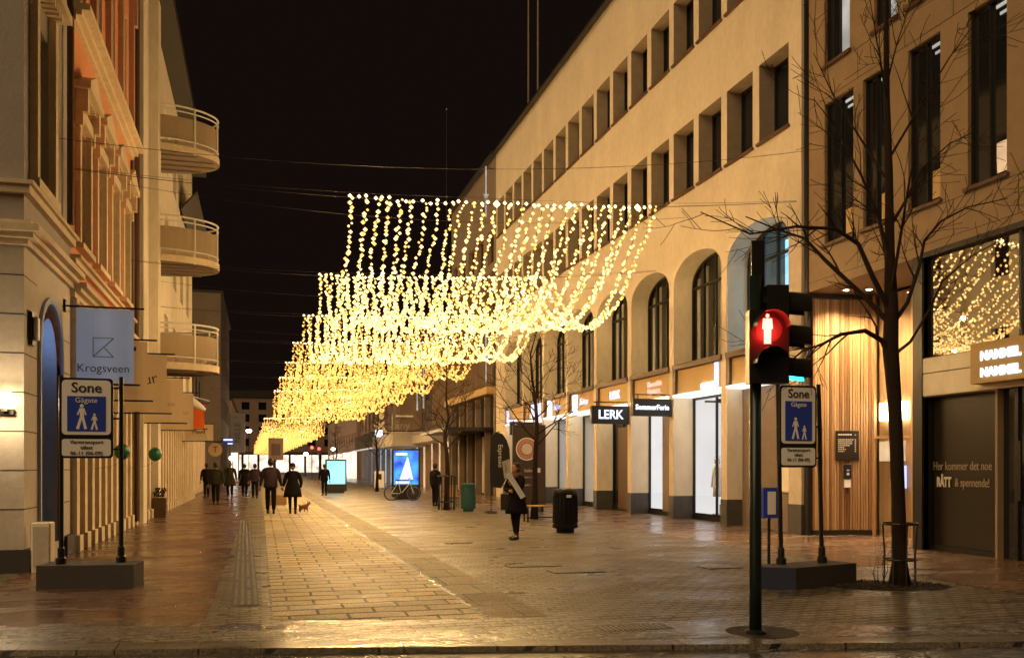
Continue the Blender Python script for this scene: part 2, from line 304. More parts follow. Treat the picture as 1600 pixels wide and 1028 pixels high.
# ---------------------------------------------------------------- walls with openings
def arch_pts(a0, a1, zb, zs, zc, n=14):
    c = (a0+a1)/2; hw = (a1-a0)/2
    return [(a0, zb)]+[(c-hw*cos(pi*i/n), zs+(zc-zs)*sin(pi*i/n)**.85) for i in range(n+1)]+[(a1, zb)]
def wall(mb, mp, A, Z, rects, arches=(), depth=.4, arch_depth=None, mi=0, mr=1):
    """face sheet over A x Z with holes; mp(a, z, d) gives the point d metres behind the face"""
    hol = [tuple(r[:4])+(r[4] if len(r) > 4 else depth,) for r in rects]; ah = [(a0, a1, zb, zc) for a0, a1, zb, zs, zc in arches]
    al = sorted({A[0], A[1]} | {x for h in hol for x in h[:2]} | {x for h in ah for x in h[:2]}); zl = sorted({Z[0], Z[1]} | {x for h in hol for x in h[2:4]} | {x for h in ah for x in h[2:4]})
    al = [a for a in al if A[0]-1e-6 <= a <= A[1]+1e-6]; zl = [z for z in zl if Z[0]-1e-6 <= z <= Z[1]+1e-6]
    mb.mat(mi)
    for j in range(len(zl)-1):
        run = None
        for i in range(len(al)-1):
            ca = (al[i]+al[i+1])/2; cz = (zl[j]+zl[j+1])/2
            inside = any(h[0] < ca < h[1] and h[2] < cz < h[3] for h in hol) or any(h[0] < ca < h[1] and h[2] < cz < h[3] for h in ah)
            if not inside:
                if run is None: run = al[i]
            if run is not None and (inside or i == len(al)-2):
                e = al[i] if inside else al[i+1]; mb.quad(mp(run, zl[j], 0), mp(e, zl[j], 0), mp(e, zl[j+1], 0), mp(run, zl[j+1], 0)); run = None
    for a0, a1, z0, z1, d in hol:
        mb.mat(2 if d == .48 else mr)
        mb.quad(mp(a0, z0, 0), mp(a0, z1, 0), mp(a0, z1, d), mp(a0, z0, d)); mb.quad(mp(a1, z0, 0), mp(a1, z1, 0), mp(a1, z1, d), mp(a1, z0, d))
        mb.quad(mp(a0, z1, 0), mp(a1, z1, 0), mp(a1, z1, d), mp(a0, z1, d))
        if z0 > .05: mb.quad(mp(a0, z0, 0), mp(a1, z0, 0), mp(a1, z0, d), mp(a0, z0, d))
    ad = arch_depth or depth
    for a0, a1, zb, zs, zc in arches:
        P = arch_pts(a0, a1, zb, zs, zc); c = (a0+a1)/2
        mb.mat(mi)
        for p, q in zip(P[1:-2], P[2:-1]):
            if abs(p[1]-zc) < 1e-5 and abs(q[1]-zc) < 1e-5: continue
            mb.poly([mp(p[0], p[1], 0), mp(q[0], q[1], 0), mp(q[0], zc, 0), mp(p[0], zc, 0)])
        mb.mat(mr)
        for p, q in zip(P, P[1:]+P[:1]): mb.quad(mp(*p, 0), mp(*q, 0), mp(*q, ad), mp(*p, ad))
    mb.mat(mi); return mb
R = lambda X: (lambda a, z, d: (X+d, a, z))
L = lambda X: (lambda a, z, d: (X-d, a, z))
def rect_window(mb, mp, a0, a1, z0, z1, d, nv=1, nh=0, w=.06, t=.05):
    def bar(u0, u1, v0, v1):
        p = mp(u0, v0, d-t); q = mp(u1, v1, d+.01); mb.box(p[0], q[0], p[1], q[1], p[2], q[2])
    bar(a0, a0+w, z0, z1); bar(a1-w, a1, z0, z1); bar(a0+w, a1-w, z0, z0+w); bar(a0+w, a1-w, z1-w, z1)
    for i in range(nv): c = a0+(a1-a0)*(i+1)/(nv+1); bar(c-w*.4, c+w*.4, z0+w, z1-w)
    for i in range(nh): c = z0+(z1-z0)*(i+1)/(nh+1); bar(a0+w, a1-w, c-w*.35, c+w*.35) if nv == 0 else None
def add_window(par, mp, a0, a1, z0, z1, d, nv=1, nh=0, frame='dark', pane='wglass', sill=None, w=.06):
    f = MB(); rect_window(f, mp, a0, a1, z0, z1, d, nv, nh, w); fo = f.build('window', frame, par)
    p = MB(); p.quad(mp(a0, z0, d), mp(a1, z0, d), mp(a1, z1, d), mp(a0, z1, d)); p.build('pane', pane, fo)
    if sill:
        s = MB(); q0 = mp(a0-.06, z0-.07, -.07); q1 = mp(a1+.06, z0-.002, d-.06); s.box(q0[0], q1[0], q0[1], q1[1], q0[2], q1[2]); s.build('sill', sill, fo)
    return fo
def clone_part(src, par, dv):
    c = src.copy(); COL.objects.link(c); c.parent = par; c.location = Vector(src.location)+Vector(dv)
    for ch in src.children:
        k = ch.copy(); COL.objects.link(k); k.parent = c
    return c

# ================================================================ SETTING: ground
kl = lambda x: 8.0-.233*x                                    # line of the kerb across the street mouth
g = MB(); g.quad((-150, -40, -.04), (150, -40, -.04), (150, 420, -.04), (-150, 420, -.04)); g.build('road', 'road', kind='structure')
g = MB(); g.poly([(-30, kl(-30)+.3, 0), (30, kl(30)+.3, 0), (30, 400, 0), (-30, 400, 0)]); g.build('street_paving', 'cobble', kind='structure')
g = MB()
for x0, x1 in [(-30+i*1.2, -30+i*1.2+1.19) for i in range(50)]:
    g.add([(x0, kl(x0), -.04), (x1, kl(x1), -.04), (x1, kl(x1)+.3, -.04), (x0, kl(x0)+.3, -.04), (x0, kl(x0)+.01, .006), (x1, kl(x1)+.01, .006), (x1, kl(x1)+.3, .006), (x0, kl(x0)+.3, .006)], [(0, 1, 5, 4), (1, 2, 6, 5), (2, 3, 7, 6), (3, 0, 4, 7), (4, 5, 6, 7)])
g.build('kerb', 'kerbm', kind='structure')
g = MB(); g.poly([(-3.4, 9.4, .004), (-.55, 9.2, .004), (-.62, 150, .004), (-3.4, 150, .004)]); g.build('left_pavement', 'sidewalk', kind='structure')
g = MB(); g.poly([(.12, 9.5, .004), (2.22, 9.0, .004), (2.2, 150, .004), (-.1, 150, .004)]); g.build('slab_band', 'slabs', kind='structure')
g = MB(); g.poly([(2.30, 9.0, .004), (2.9, 8.9, .004), (2.9, 150, .004), (2.28, 150, .004)]); g.build('border_band', 'border', kind='structure')
g = MB(); g.poly([(9.0, kl(9)+1.2, .004), (30, kl(30)+1.2, .004), (30, 18.1, .004), (12.0, 18.12, .004), (12, 150, .004), (9.0, 150, .004)]); g.build('right_pavement', 'sideR', kind='structure')
MT['slush'] = wet('slushy_setts', (.10, .083, .064), (.17, .145, .11), (.03, .024, .018), .22, .14, .016, 0, (.10, .45), 1.0, .62, icec=(.62, .58, .52), icescale=(1.2, 2.6), spec=.45, ys=.6)
g = MB(); random.seed(21); P = [(-30, kl(-30)+.31)]+[(30, kl(30)+.31)]; n = 90; up_ = [(-30+60*i/n, kl(-30+60*i/n)+1.05+.22*sin(i*.9)+random.uniform(-.22, .22)) for i in range(n+1)]
for i in range(n): g.poly([(up_[i][0], kl(up_[i][0])+.305, .008), (up_[i+1][0], kl(up_[i+1][0])+.305, .008), (*up_[i+1], .008), (*up_[i], .008)])
g.build('icy_paving', 'slush', kind='structure')
# ================================================================ RIGHT: cream corner building with arched windows
XR = 12.0
B = thing('corner_building', 'long cream rendered building with deep square windows over a row of arched ones', 'building', (XR, 32, 0))
Y0, Y1, HT = 18.1, 46.0, 18.1
up = []
nW = 17
for k in range(nW):
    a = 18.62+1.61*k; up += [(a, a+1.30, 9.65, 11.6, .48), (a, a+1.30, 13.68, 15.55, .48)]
bays = [(18.62+3.22*k, 18.62+3.22*k+2.90) for k in range(8)]
w = MB(); gr = [(a, b, 0, 4.47, .68) for a, b in bays]
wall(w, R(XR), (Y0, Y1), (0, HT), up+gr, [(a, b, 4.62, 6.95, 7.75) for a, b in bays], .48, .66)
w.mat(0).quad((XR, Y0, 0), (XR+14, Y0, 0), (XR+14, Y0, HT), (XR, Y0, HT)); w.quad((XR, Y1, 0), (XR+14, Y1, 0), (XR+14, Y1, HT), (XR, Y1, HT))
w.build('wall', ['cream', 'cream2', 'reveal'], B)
g = MB(); g.box(XR-.16, XR+14, Y0-.05, Y1+.05, HT+.002, HT+.16); rf = g.build('roof', 'roof', B)
g = MB(); g.tube([(XR-.2, Y0, HT+.05), (XR-.2, Y1, HT+.05)], .07, 6); g.build('gutter', 'dark', B)
for (a, b), nx in zip(bays, bays[1:]+[(44.4+.15, 0)]):
    g = MB(); g.box(XR-.02, XR+.70, b-.006, nx[0]+.006, 0, .70); g.build('plinth', 'granite', B)
g = MB(); g.box(XR-.02, XR+.6, Y0-.02, 18.62+.006, 0, .70); g.build('plinth', 'granite', B)
# ledge under the upper rows, moulding stubs
w2 = add_window(B, R(XR), 18.62, 19.92, 9.65, 11.6, .48, 1, sill='brown'); w3 = add_window(B, R(XR), 18.62, 19.92, 13.68, 15.55, .48, 1, sill='brown')
for k in range(1, nW):
    clone_part(w2, B, (0, 1.61*k, 0)); clone_part(w3, B, (0, 1.61*k, 0))
def arched_window(par, mp, a0, a1, zb, zs, zc, d, room=None, mull=4):
    P = arch_pts(a0, a1, zb, zs, zc, 16); f = MB(); cen = ((a0+a1)/2, (zb+zs)/2)
    Q = [(cen[0]+(p[0]-cen[0])*.95, cen[1]+(p[1]-cen[1])*.965) for p in P]
    for i in range(len(P)):
        j = (i+1) % len(P); f.quad(mp(*P[i], d-.06), mp(*P[j], d-.06), mp(*Q[j], d-.06), mp(*Q[i], d-.06)); f.quad(mp(*Q[i], d-.06), mp(*Q[j], d-.06), mp(*Q[j], d+.02), mp(*Q[i], d+.02))
    for i in range(1, mull):
        a = a0+(a1-a0)*i/mull; t = (a-cen[0])/((a1-a0)/2); zt = zs+(zc-zs)*sqrt(max(0, 1-t*t))**.85
        p = mp(a-.035, zb, d-.055); q = mp(a+.035, zt-.02, d+.015); f.box(p[0], q[0], p[1], q[1], p[2], q[2])
    p = mp(a0+.05, zs-.04, d-.05); q = mp(a1-.05, zs+.03, d+.012); f.box(p[0], q[0], p[1], q[1], p[2], q[2])
    fo = f.build('arched_window', 'dark', par)
    g = MB(); g.poly([mp(*p, d) for p in P]); g.build('pane', 'gl', fo)
    g = MB(); r = mp(a0, zb, d+.02); r2 = mp(a1, zc, d+1.1)
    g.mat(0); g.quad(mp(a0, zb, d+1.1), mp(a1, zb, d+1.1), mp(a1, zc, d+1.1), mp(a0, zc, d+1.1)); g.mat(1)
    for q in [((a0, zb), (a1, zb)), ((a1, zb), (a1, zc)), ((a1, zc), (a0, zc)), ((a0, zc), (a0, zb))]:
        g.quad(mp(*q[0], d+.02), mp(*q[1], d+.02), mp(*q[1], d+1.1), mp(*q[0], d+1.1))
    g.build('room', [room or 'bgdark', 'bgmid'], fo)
    g = MB(); n = 6; cx = [a0+.08, a0+.5, a0+1.15, a0+1.5, a1-.75, a1-.25]
    for c, wd in zip(cx, [.26, .2, .34, .14, .3, .2]):
        k = 8; tt = (c+wd/2-cen[0])/((a1-a0)/2); zt = zs+(zc-zs)*sqrt(max(0, 1-tt*tt))*.9
        for i in range(k):
            u0 = c+wd*i/k; u1 = c+wd*(i+1)/k; g.quad(mp(u0, zb+.02, d+.10+.03*(i % 2)), mp(u1, zb+.02, d+.10+.03*((i+1) % 2)), mp(u1, zt, d+.10+.03*((i+1) % 2)), mp(u0, zt, d+.10+.03*(i % 2)))
    if not room: g.build('curtain', 'curtain', fo)
    return fo
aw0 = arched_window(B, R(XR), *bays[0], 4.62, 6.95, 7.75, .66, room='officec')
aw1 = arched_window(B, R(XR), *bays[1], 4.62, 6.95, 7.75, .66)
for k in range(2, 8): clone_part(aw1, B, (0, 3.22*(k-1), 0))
# brown sills with curved returns and tan fascia panels in each bay
for k, (a, b) in enumerate(bays):
    g = MB(); g.box(XR-.06, XR+.6, a-.04, b+.02, 4.47, 4.62); g.box(XR-.03, XR+.05, b-.16, b+.02, 3.72, 4.47)
    g.build('window_ledge', 'brown', B)
    g = MB(); g.box(XR+.06, XR+.62, a+.005, b-.17, 3.74, 4.465); g.build('fascia_panel', 'panel', B)
g = MB()
for a, b in bays: g.box(XR-.05, XR+.64, a+.004, b-.02, 3.66, 3.735)
g.build('lit_soffit', 'softled', B)
# shop fronts
def shop_front(k, back, side, kinds='glass', door=False, dim=False):
    a, b = bays[k]; mp = R(XR); d = .68
    f = MB(); rect_window(f, mp, a, b, .12, 3.66, d, 1 if not door else 2, 0, .075); f.box(XR+.6, XR+.75, a+.01, b-.01, 0, .13)
    fo = f.build('shop_front', 'dark', B)
    p = MB(); p.quad(mp(a, .12, d), mp(b, .12, d), mp(b, 3.66, d), mp(a, 3.66, d)); p.build('pane', 'gl', fo)
    r = MB(); r.mat(0).quad(mp(a, .02, d+1.6), mp(b, .02, d+1.6), mp(b, 3.66, d+1.6), mp(a, 3.66, d+1.6)); r.mat(1)
    for q in [((a, .02), (b, .02)), ((b, .02), (b, 3.66)), ((b, 3.66), (a, 3.66)), ((a, 3.66), (a, .02))]: r.quad(mp(*q[0], d+.02), mp(*q[1], d+.02), mp(*q[1], d+1.6), mp(*q[0], d+1.6))
    r.build('shop_interior', [back, side], fo)
    return fo
s1 = shop_front(1, 'shop', 'shop'); s2 = shop_front(2, 'shop', 'shop'); s3 = shop_front(3, 'bgdark', 'bgdark', door=True)
s4 = shop_front(4, 'shop', 'white'); s5 = shop_front(5, 'shopc', 'white'); s6 = shop_front(6, 'shopw', 'bgmid'); s7 = shop_front(7, 'bgdark', 'bgmid')
# dark wood door leaf between pale strips in the third shop, oval print, timber door in bay 3
g = MB(); g.box(XR+.60, XR+.66, bays[2][0]+1.05, bays[2][0]+1.75, .13, 3.3); g.build('door_leaf', 'bgmid', B)
g = MB(); g.box(XR+.56, XR+.66, bays[3][0]+.4, bays[3][0]+2.2, .05, 3.0); g.build('timber_door', 'brown', B)
g = MB(); o = (XR+.66, bays[1][0]+.62, 2.55); g.poly([(o[0], o[1]+.30*cos(t*pi/12), o[2]+.48*sin(t*pi/12)) for t in range(24)]); g.poly([(o[0]-.01, o[1]+.30*cos(t*pi/12), o[2]+.48*sin(t*pi/12)) for t in range(24)]); g.build('oval_print', 'salmon', B)
# bay 0: closed brown wall behind a poster
g = MB(); g.box(XR+.45, XR+.68, bays[0][0]+.01, bays[0][1]-.01, 0, 3.655); g.build('closed_shop_front', 'bgmid', B)
ps = MB(); ps.box(XR+.40, XR+.447, 19.0, 19.62, .95, 2.25); ps.build('wall_poster', 'cream2', label='pale cream poster board on the brown wall behind the right zone sign', cat='poster')
for (y, x, hh, lb, m) in ((23.85, XR+.98, 1.75, 'white shop mannequin in the brightest window, nearer the glass edge', 'white'), (24.35, XR+1.25, 1.7, 'dressed shop mannequin in the brightest window, farther from the camera', 'salmon')):
    t = thing('mannequin', lb, 'mannequin', (x, y, .15), 'mannequins in the brightest shop window')
    g = MB(); g.tube([(x, y, .17), (x, y, .8)], .014, 6); g.lathe((x, y, .15), [(.16, 0), (.16, .015)], 14); g.build('stand', 'steel', t)
    g = MB(); g.lathe((x, y, .15), [(.17, .55), (.16, .8), (.13, 1.0), (.11, 1.08), (.15, 1.3), (.17, 1.42), (.06, 1.5), (.045, 1.56)], 16, .7, 1.1); g.ball((x, y, .15+hh-.1), .095, 12, 8, 1.25)
    for s_ in (-1, 1): g.tube([(x, y+s_*.18, 1.55), (x-.03, y+s_*.23, 1.25), (x-.08, y+s_*.20, .98)], [.045, .038, .028], 8)
    g.build('torso', m, t, True)
g = MB(); g.box(XR+1.3, XR+2.2, bays[1][0]+.2, bays[1][0]+1.2, .03, .62); g.build('display_plinth', 'white', B)
g = MB()
for z in (1.1, 1.6, 2.1, 2.6): g.box(XR+2.0, XR+2.26, bays[2][0]+1.8, bays[2][1]-.1, z, z+.03)
g.build('display_shelf', 'greyw', B)
g = MB(); random.seed(2)
for k_ in (4, 5):
    for i in range(7): y_ = bays[k_][0]+.3+i*.33; z_ = random.choice((.8, 1.3, 1.9)); g.box(XR+1.9, XR+2.2, y_, y_+.22, z_, z_+random.uniform(.2, .5))
g.build('shop_goods', 'bgmid', B)
g = MB(); a_, b_ = bays[1]
g.box(XR+1.2, XR+1.9, a_+1.5, a_+2.3, .03, .45); g.box(XR+1.95, XR+2.2, a_+1.6, a_+2.7, 1.0, 1.04); g.box(XR+1.95, XR+2.2, a_+1.6, a_+2.7, 1.5, 1.54)
for i in range(6): g.box(XR+2.0, XR+2.15, a_+1.65+i*.17, a_+1.65+i*.17+.1, 1.042, 1.042+.12+.1*(i % 3))
g.build('display_table', 'greyw', B)
g = MB()
for k_ in (1, 2, 4, 5):
    a_, b_ = bays[k_]
    for i in range(4): g.box(XR+.8, XR+2.2, a_+.3+i*.7, a_+.36+i*.7, 3.5, 3.56)
g.build('ceiling_rail', 'dark', B)
g = MB(); a_, b_ = bays[2]; 
for i in range(5): g.tube([(XR+1.9, b_-.35-.18*i, 1.75), (XR+1.9, b_-.35-.18*i, .75)], [.05, .11], 6)
g.build('hanging_clothes', 'coatp', B)
# fascia lettering, all lit
text('fascia_letters', 'LERK', .42, 'ledb', B, (XR+.04, bays[3][0]+1.25, 4.1), RWALL, .02, sx=1.0)
text('fascia_letters', 'Thomfas\nHatters', .26, 'ledp', B, (XR+.04, bays[2][0]+1.2, 4.1), RWALL, .02, sx=1.2)
g = MB(); g.box(XR-.02, XR+.05, bays[1][0]+.22, bays[1][0]+.36, 3.78, 4.44); g.build('lit_blade', 'ledb', B)
g = MB(); g.box(XR-.02, XR+.05, bays[1][0]+.36, bays[1][0]+1.15, 3.78, 3.93); g.build('lit_bar', 'led', B)
for k in (4, 5):
    g = MB(); g.box(XR, XR+.055, bays[k][1]-.95, bays[k][1]-.50, 3.76, 4.43); g.build('lit_panel', 'led', B)
    text('fascia_letters', 'Frisør', .36, 'ledb', B, (XR+.03, bays[k][0]+1.15, 4.1), RWALL, .02)
g = MB(); g.box(XR, XR+.055, bays[6][0]+.3, bays[6][0]+1.7, 3.76, 4.43); g.build('lit_panel', 'ledb', B)
g = MB(); g.box(XR-.02, XR+.05, bays[7][1]-.5, bays[7][1]-.25, 3.78, 4.43); g.box(XR-.02, XR+.05, bays[7][0]+1.0, bays[7][1]-.5, 3.78, 3.93); g.build('lit_letter', 'ledb', B)
# projecting box signs under the fascia
def box_sign(y, txt, label, x0=10.75, x1=12.0, z0=3.05, z1=3.62, sz=.30):
    t = thing('hanging_box_sign', label, 'shop sign', (11.4, y, z1), 'box signs hanging from the cream building')
    g = MB(); g.box(x0, x1, y-.09, y+.09, z0, z1, .02); g.build('sign_case', 'black', t)
    g = MB(); g.tube([(x0+.2, y, z1), (x0+.2, y, z1+.15)], .015, 6); g.tube([(x1-.02, y, z1+.13), (x0+.1, y, z1+.13)], .018, 6); g.build('bracket', 'dark', t)
    text('lettering', txt, sz, 'led', t, ((x0+x1)/2, y-.096, (z0+z1)/2), FRONT, .004, sx=.95, bold=.006)
box_sign(24.9, 'SommerFerie', 'black box sign with one long line of blue-white letters above the brightest shop window', 10.7, 11.96, 3.1, 3.62, .21)
box_sign(28.15, 'LERK', 'black box sign with big white capitals LERK hanging over the dark door', 10.62, 11.97, 3.02, 3.62, .42)
box_sign(38.6, '●▬▬', 'black box sign with a lit round mark and bar above the round-logo board', 10.7, 11.98, 3.0, 3.6, .4)
# ================================================================ RIGHT: brown stone modern building in front
B = thing('office_building', 'brown stone office building with tall dark windows and a timber clad entrance', 'building', (XR+.02, 10, 0))
ya, yb, H0 = -6.0, 18.06, 21.0; XM = XR+.06
op = [(16.30, 17.3), (15.3, 15.98), (13.78, 14.63), (12.25, 13.11), (10.7, 11.55), (9.2, 10.05), (7.6, 8.4), (5.9, 6.8)]
rects = []
for fl in range(4):
    for i, (a, b) in enumerate(op):
        sh = .0 if fl % 2 == 0 else -.35*(i % 2)
        rects.append((a+sh+(0 if fl != 1 or i != 0 else .12), b+sh, 6.5+3.95*fl, 9.6+3.95*fl, .12))
w = MB(); wall(w, R(XM), (ya, yb), (0, H0), rects+[(14.45, 18.0, 0, 5.56, 1.72), (9.5, 14.2, 3.62, 5.5, .10), (12.5, 14.2, 0, 2.88, .22), (9.5, 12.45, 0, 2.98, .13)], depth=.34, mi=0, mr=0)
w.quad((XM, yb, 0), (XM+14, yb, 0), (XM+14, yb, H0), (XM, yb, H0)); w.quad((XM, ya, 0), (XM+14, ya, 0), (XM+14, ya, H0), (XM, ya, H0))
w.build('wall', 'stonebr', B)
g = MB(); g.box(XM-.05, XM+14, ya, yb, H0+.002, H0+.2); g.build('roof', 'roof', B)
g = MB()   # shallow joints between the stone slabs
for z in [5.75, 6.4, 9.72, 10.35, 13.7, 14.3]: g.box(XM-.003, XM+.01, ya, yb, z, z+.012)
for a in [17.9, 16.15, 14.72, 13.45, 12.0, 10.5, 9.0]:
    g.box(XM-.003, XM+.01, a, a+.012, 5.75, 6.4); g.box(XM-.003, XM+.01, a, a+.012, 9.72, 10.35); g.box(XM-.003, XM+.01, a, a+.012, 13.7, 14.3)
g.build('stone_joints', 'black', B)
for fl in range(4):
    for i, r in enumerate(rects[fl*8:fl*8+8]):
        lit = (fl == 1 and i in (0, 2, 1)) or (fl == 3 and i == 4)
        fo = add_window(B, R(XM), r[0], r[1], r[2], r[3], .12, 1, sill='brown', w=.05)
        if lit:
            g = MB(); g.quad((XM+.112, r[0]+.06, r[2]+.06), (XM+.112, (r[0]+r[1])/2-.03, r[2]+.06), (XM+.112, (r[0]+r[1])/2-.03, r[3]-.06), (XM+.112, r[0]+.06, r[3]-.06)); g.build('lit_pane', 'officew', fo)
        elif fl == 0:
            g = MB(); c = (r[0]+r[1])/2
            g.quad((XM+.112, r[0]+.08, r[2]+.1), (XM+.112, c-.1, r[2]+.1), (XM+.112, c-.1, r[2]+.62), (XM+.112, r[0]+.08, r[2]+.62)); g.build('pale_blind', 'shopw' if i == 3 else 'panel', fo)
            g = MB(); g.box(XM+.100, XM+.111, r[0]+.1, c-.1, r[3]-.18, r[3]-.12); g.box(XM+.100, XM+.111, r[0]+.06, c-.18, r[3]-.32, r[3]-.27); g.build('ceiling_lamp', 'officew', fo)
# frame column, big shop window that mirrors the street lights, concrete band
g = MB(); g.box(XM-.05, XM+.5, 14.2, 14.45, 0, 5.56); g.box(XM-.05, XM+.05, 9.5, 14.2, 5.50, 5.60); g.build('black_frame', 'black', B)
MT['mirror'] = M('reflecting_shop_glass', (.018, .014, .010), .015, var=.1, spec=1.0); MT['mirror'].node_tree.nodes['Principled BSDF'].inputs['IOR'].default_value = 2.6
g = MB(); g.quad((XM+.08, 9.5, 3.62), (XM+.08, 14.2, 3.62), (XM+.08, 14.2, 5.5), (XM+.08, 9.5, 5.5)); sw = g.build('shop_window', 'mirror', B)
g = MB(); g.box(XM+.05, XM+.09, 12.0, 12.05, 3.62, 5.5); g.build('frame', 'black', sw)
g = MB(); g.box(XM-.035, XM+.2, 9.5, 14.195, 3.33, 3.60); g.box(XM-.03, XM+.2, 9.5, 14.195, 2.90, 3.31); g.build('stone_band', 'cream2', B)
g = MB(); g.quad((XM+.20, 12.5, 0.05), (XM+.20, 14.2, 0.05), (XM+.20, 14.2, 2.88), (XM+.20, 12.5, 2.88)); g.build('dark_panel', 'lacquer', B)
g = MB(); g.box(XM+.12, XM+.215, 12.5, 14.2, 0, .10); g.box(XM+.10, XM+.3, 14.16, 14.2, .1, 2.88); g.build('panel_trim', 'dark', B)
text('wall_lettering', 'Her kommer det noe', .225, 'copperl', B, (XM+.185, 13.47, 1.58), RWALL, .004, sx=.72)
text('wall_lettering', '& spennende!', .225, 'copperl', B, (XM+.185, 13.22, 1.28), RWALL, .004, sx=.66)
text('wall_lettering', 'RÅTT', .25, 'letw', B, (XM+.185, 13.90, 1.28), RWALL, .006, sx=.58, bold=.010)
g = MB(); g.box(XM+.125, XM+.19, 9.5, 12.44, .0, 2.97); dd = g.build('shop_door', 'wglass', B)
g = MB(); g.box(XM+.08, XM+.124, 11.2, 11.27, 0, 2.9); g.box(XM+.08, XM+.124, 12.1, 12.17, 0, 2.9); g.box(XM+.05, XM+.08, 12.02, 12.06, 1.0, 2.0); g.build('door_frame', 'dark', dd)
text('door_lettering', 'Åpning', .12, 'letw', B, (XM+.115, 11.72, 1.5), RWALL, .003)
# lit box sign above the door
t = thing('lit_shop_sign', 'beige box sign with two glowing white bars of letters above the far-right door', 'shop sign', (XM, 12.0, 3.3))
g = MB(); g.box(XM-.28, XM-.04, 11.2, 12.75, 2.99, 3.68); g.build('sign_case', 'panel', t)
text('lettering', 'NAMMEL', .20, 'led', t, (XM-.29, 12.1, 3.44), RWALL, .006, sx=1.05, bold=.012); text('lettering', 'NAMMEL', .20, 'led', t, (XM-.29, 12.1, 3.16), RWALL, .006, sx=1.05, bold=.012)
# timber clad entrance recess
g = MB(); arc = []
for i in range(21):
    q = i/20; yy = 17.96-.30*q**1.8; xx = XM+.12+1.50*q; arc.append((xx, yy))
g = MB(); rng_s = random.Random(9)
for i in range(25):
    g.mat(rng_s.choice((0, 0, 1, 2))); q = (i+.3)/24.8*20; j = min(int(q), 19); f = q-j; x = arc[j][0]*(1-f)+arc[j+1][0]*f; y = arc[j][1]*(1-f)+arc[j+1][1]*f
    dx = arc[j+1][0]-arc[j][0]; dy = arc[j+1][1]-arc[j][1]; ll = sqrt(dx*dx+dy*dy); dx /= ll; dy /= ll; hw = .0205; dp = .045+random.random()*.02
    z1 = 5.42; zj = random.uniform(1.2, 3.6)
    for z0_, z1_, e in ((.12, zj-.004, 0), (zj+.004, z1, .006)):
        c = [(x-dx*hw, y-dy*hw), (x+dx*hw, y+dy*hw)]; nx, ny = dy, -dx
        P = [c[0], c[1], (c[1][0]+nx*(dp+e), c[1][1]+ny*(dp+e)), (c[0][0]+nx*(dp+e), c[0][1]+ny*(dp+e))]
        g.add([(*p, z0_) for p in P]+[(*p, z1_) for p in P], [(0, 1, 5, 4), (1, 2, 6, 5), (2, 3, 7, 6), (3, 0, 4, 7), (4, 5, 6, 7)])
g.build('timber_cladding', ['slat', 'slatl', 'slatk'], B)
g = MB()
for p, q in zip(arc, arc[1:]): g.quad((p[0], p[1]+.012, .0), (q[0], q[1]+.012, 0), (q[0], q[1]+.012, 5.5), (p[0], p[1]+.012, 5.5))
g.build('cladding_backing', 'black', B)
g = MB()
for p, q in zip(arc, arc[1:]): g.quad((p[0], p[1]-.055, .0), (q[0], q[1]-.055, 0), (q[0], q[1]-.055, .12), (p[0], p[1]-.055, .12))
g.build('skirting', 'black', B)
g = MB(); g.quad((XM+1.70, 14.5, 0), (XM+1.70, 17.66, 0), (XM+1.70, 17.66, 5.5), (XM+1.70, 14.5, 5.5)); g.build('entrance_back_wall', 'slat', B)
g = MB(); g.box(XM+1.50, XM+1.56, 17.58, 17.64, 0, 5.5); g.box(XM+1.50, XM+1.56, 16.3, 16.36, 0, 5.5); g.box(XM+1.501, XM+1.559, 16.37, 17.57, 2.22, 2.28); g.build('entrance_door_frame', 'slat', B)
g = MB(); g.quad((XM+1.53, 14.5, .0), (XM+1.53, 17.6, .0), (XM+1.53, 17.6, 5.4), (XM+1.53, 14.5, 5.4)); g.build('entrance_glass', 'gl', B)
g = MB()
for i in range(4): g.box(XM+.51+i*.26, XM+.51+i*.26+.252, 14.452, 14.49, 0.0, 5.55)
g.build('side_cladding', 'slat', B)
for (x, y) in ((XM+.55, 17.3), (XM+1.0, 17.1), (XM+.8, 16.2)):
    g = MB(); g.lathe((x, y, 5.53), [(.05, 0), (.085, -.012), (.085, .02)], 12); dl = g.build('downlight', 'white', B)
    g = MB(); g.lathe((x, y, 5.52), [(.055, -.008), (.055, 0)], 12); g.build('lamp_glow', 'down', dl)
    ld = bpy.data.lights.new('downlight_spot', 'SPOT'); ld.energy = 300; ld.color = (1, .68, .38); ld.spot_size = radians(120); ld.spot_blend = .8; ld.shadow_soft_size = .05
    lo = bpy.data.objects.new('light', ld); COL.objects.link(lo); lo.parent = dl; lo.location = Vector((x, y, 5.49))-Vector(B.location)-Vector(dl.location)
# glowing lantern panel inside the entrance
g = MB(); g.box(XM+1.58, XM+1.66, 16.65, 17.5, 2.62, 3.02); g.build('glowing_panel', 'wlamp', B)
g = MB(); g.box(XM+1.58, XM+1.60, 16.65, 17.5, 1.7, 2.15); g.build('lit_notice', 'shopw', B)
g = MB(); g.box(XM+1.58, XM+1.60, 16.62, 16.85, 1.1, 1.6); g.build('blue_notice', 'ledb', B)
g = MB(); g.box(XM-.03, XM+.04, 17.90, 18.04, 0, H0); dp = g.build('downpipe', 'dark', B)
